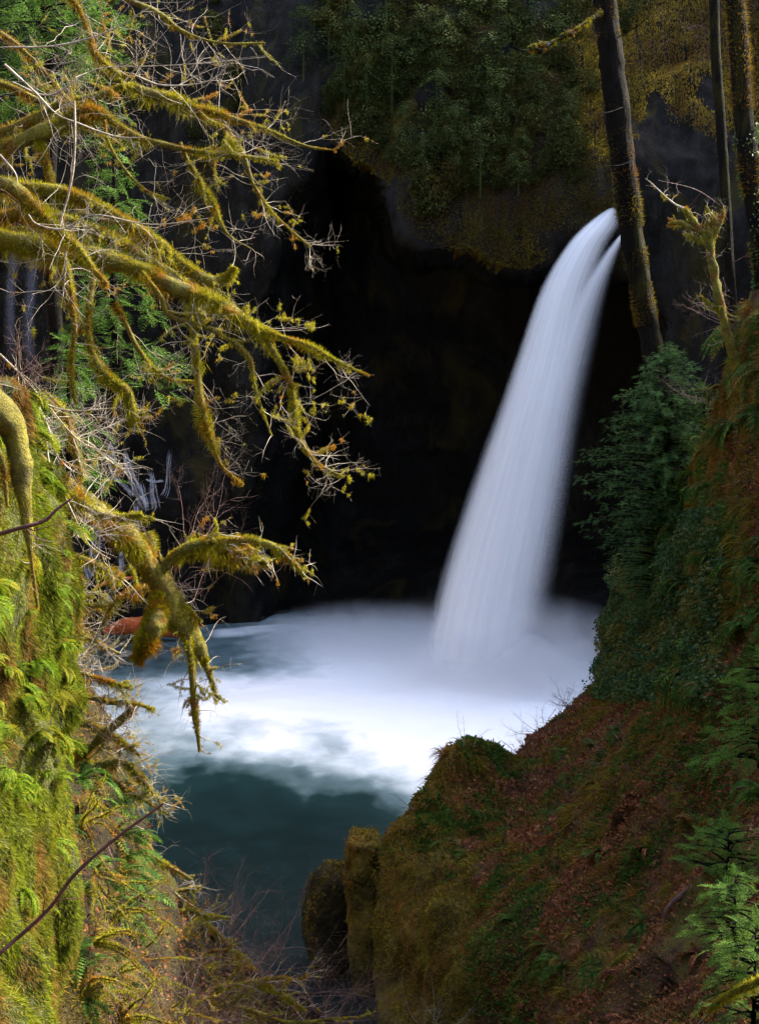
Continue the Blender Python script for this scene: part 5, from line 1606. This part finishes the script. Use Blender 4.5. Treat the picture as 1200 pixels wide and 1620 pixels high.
# ivy mantle on the rock below the cedar
P, Q = scatter_grid(VR, NR, 110000, ((pxR > 950) & (pxR < 1150) & (pyR > 800) & (pyR < 1110)) * 1.0)
k = fbm(P * 0.55, 3) > -0.25
P, Q = P[k], Q[k]
n = len(P)
lump = 0.5 + 0.9 * np.clip(fbm(P * 0.8 + 5, 3), -0.4, 1)
D = unit(Q * 0.6 + np.array([0, 0, -0.7]) + 0.6 * rand_dirs(n))
V, Fs = leaves(P + Q * (lump * RNG.random(n) ** 0.6)[:, None], D, unit(np.cross(D, rand_dirs(n))), RNG.uniform(0.07, 0.16, n), 0.085)
tag(put("ivy", mesh_data("ivy", V, Fs), M['ivy']), "mantle of dark ivy covering the rock face below the dense cedar", "ivy")

# bare saplings and brush on the slope
brush("bare_sapling", "thin bare sapling standing upright on the brown slope", at(1036, 1270, 38), 3, 2.6, 'red_twig', None, 0.35, 0.022, (0, 0, 1.4), 3, "sapling")
brush("bare_shrub", "reddish bare shrub on the crest of the steep ground behind the forked mossy tree", at(1165, 520, 50), 14, 2.2, 'red_twig', None, 0.9, 0.012, (-0.3, 0, 0.8))
brush("bare_shrub", "bare shrub high on the slope between the dull cedar and the mossy snag", at(1130, 640, 56), 14, 2.4, 'red_twig', None, 0.9, 0.012, (-0.3, 0, 0.8))
brush("bare_shrub", "dark bare shrub on the ridge against the white spray", at(862, 1165, 61), 18, 1.7, 'red_twig', None, 0.9, 0.014, (-0.2, 0, 0.8))
brush("bare_shrub", "low bare shrub on the dip of the ridge beside the mossy knob", at(826, 1195, 59), 12, 1.2, 'red_twig', None, 0.9, 0.012, (-0.3, 0, 0.8))
brush("bare_shrub", "bare shrub on the upper ridge under the dark rock edge", at(905, 1120, 65), 12, 1.4, 'red_twig', None, 0.9, 0.013, (-0.3, 0, 0.8))
brush("bare_sapling", "tiny bare sapling on top of the mossy knob", at(735, 1180, 51), 3, 1.1, 'twig', None, 0.4, 0.008, (0, 0, 1), 3, "sapling")
brush("bare_sapling", "little dark twig sticking out of the knob's edge over the water", at(652, 1278, 48.5), 2, 0.9, 'red_twig', None, 0.5, 0.012, (-0.8, 0, 0.3), 3, "sapling")
brush("bare_shrub", "dry pale shrub of straight stems at the foot of the mossy rock face", at(680, 1640, 33), 14, 1.4, 'twig', None, 0.8, 0.006, (0, 0, 0.9), 1, levels=1)
brush("bare_shrub", "grey lichen covered bare shrub on the brown slope below the ivy", at(1010, 1215, 46), 9, 2.2, 'twig', None, 0.9, 0.008, (0, 0, 0.9), 3)
brush("bare_shrub", "fine bare shrub in the middle of the brown slope", at(900, 1260, 48), 9, 1.6, 'red_twig', None, 0.9, 0.008, (0, 0, 0.9), 3)

stick = thing("mossy_branch", "fallen branch thick with yellow moss lying in the low corner", "branch", loc=tuple(at(1180, 1570, 13.5)))
make_limb("limb", stick, [(1290, 1500, 13, 6), (1230, 1535, 13.3, 6), (1190, 1556, 13.5, 6), (1155, 1572, 13.7, 5), (1130, 1590, 13.9, 4), (1112, 1612, 14, 2)], 6, (0.1, 0.35), 0.004, 2600, 0.028, 0.006)
stick = thing("mossy_branch", "short yellow mossed branch lying in the brown litter above the sapling", "branch", loc=tuple(at(1000, 1262, 39)))
make_limb("limb", stick, [(1022, 1262, 39, 3), (1005, 1258, 39, 3), (985, 1256, 39, 2)], 2, (0.1, 0.35), 0.006, 500, 0.04, 0.01)
stick = thing("fallen_branch", "broken orange brown branch lying across the litter hollow", "branch", loc=tuple(at(1070, 1430, 24)))
make_limb("limb", stick, [(1100, 1392, 24, 4), (1075, 1418, 24, 4), (1056, 1436, 24, 4), (1048, 1460, 24, 3)], 3, (0.1, 0.35), 0.006, 0, core='red_twig', twig='red_twig')
stick = thing("mossy_branch", "pale yellow mossed branch among the ferns low on the slope", "branch", loc=tuple(at(960, 1525, 25)))
make_limb("limb", stick, [(990, 1508, 25, 2.5), (965, 1528, 25, 3), (940, 1536, 25, 2)], 3, (0.1, 0.35), 0.006, 600, 0.035, 0.009)


# ------------------------------------------------------------------ rock pillars standing in the stream
def pillar(name, label, rows, D_, thick, mat, seed):
    """rows: (py, px left, px right) from top to water."""
    C = smooth_curve(np.array(rows, float), 46)
    k = 40
    th = np.linspace(0, 2 * np.pi, k, endpoint=False)
    ex = np.sign(np.cos(th)) * np.abs(np.cos(th)) ** 0.45
    ey = np.sign(np.sin(th)) * np.abs(np.sin(th)) ** 0.45
    half = (C[:, 2] - C[:, 1]) / 2
    topr = np.sin(np.clip((np.arange(46) + 0.3) / 9.0, 0, 1) * np.pi / 2) ** 0.6
    PX = (C[:, 1] + half)[:, None] + half[:, None] * topr[:, None] * ex
    PY = np.repeat(C[:, 0][:, None], k, 1)
    mid = AT(C[:, 1] + half, C[:, 0], D_)
    wd = half * D_ / F * topr
    V = np.stack([mid[:, None, 0] + wd[:, None] * ex, mid[:, None, 1] + thick * topr[:, None] * ey, np.repeat(mid[:, 2:3], k, 1)], -1)
    ctr = np.repeat(mid[:, None], k, 1)
    d = unit(V - ctr)
    V = V + d * (0.34 * fbm(V * 0.8 + seed, 4) - 0.45 * np.abs(fbm(V * np.array([1.6, 1.6, 0.5]) + seed, 3)) + 0.12 + 0.16 * fbm(V * 2.6 + seed, 4))[..., None]
    i = np.arange(45)[:, None] * k + np.arange(k)
    j = np.arange(45)[:, None] * k + (np.arange(k) + 1) % k
    me = mesh_data(name, (V - mid[-1]).reshape(-1, 3), [np.stack([i, i + k, j + k, j], -1).reshape(-1, 4), np.arange(k)[None]], True)
    o = put(name, me, mat, None, label, "rock", loc=tuple(mid[-1]))
    Pn = V.reshape(-1, 3)[RNG.integers(0, 46 * k, 5000)] + 0.05 * RNG.normal(size=(5000, 3))
    c = fbm(Pn * 0.9 + seed, 3) + 0.22 * (Pn[:, 2] - mid[14, 2])
    Pn = Pn[c > -0.1]
    D = unit(rand_dirs(len(Pn)) + np.array([0, -0.3, 0.2]))
    Vb, Fb = tri_blades(Pn, D, unit(np.cross(D, rand_dirs(len(Pn)))), RNG.uniform(0.05, 0.16, len(Pn)), 0.045)
    put("moss", mesh_data("moss", Vb - mid[-1], Fb), M['slopemoss'], o)
    return o


pillar("rock_pillar", "tall square topped mossy rock pillar standing in the stream beside the cliff", [(1318, 558, 594), (1330, 550, 600), (1370, 547, 600), (1430, 549, 596), (1500, 552, 592), (1560, 556, 590), (1640, 556, 600)], 50.5, 0.9, M['mossrock'], 3)
pillar("rock_pillar", "lower dark mossy rock standing in the water next to the square pillar", [(1370, 520, 550), (1385, 502, 556), (1420, 490, 556), (1450, 484, 556), (1490, 486, 556), (1530, 505, 560), (1600, 520, 566)], 52.0, 1.1, M['bank'], 8)
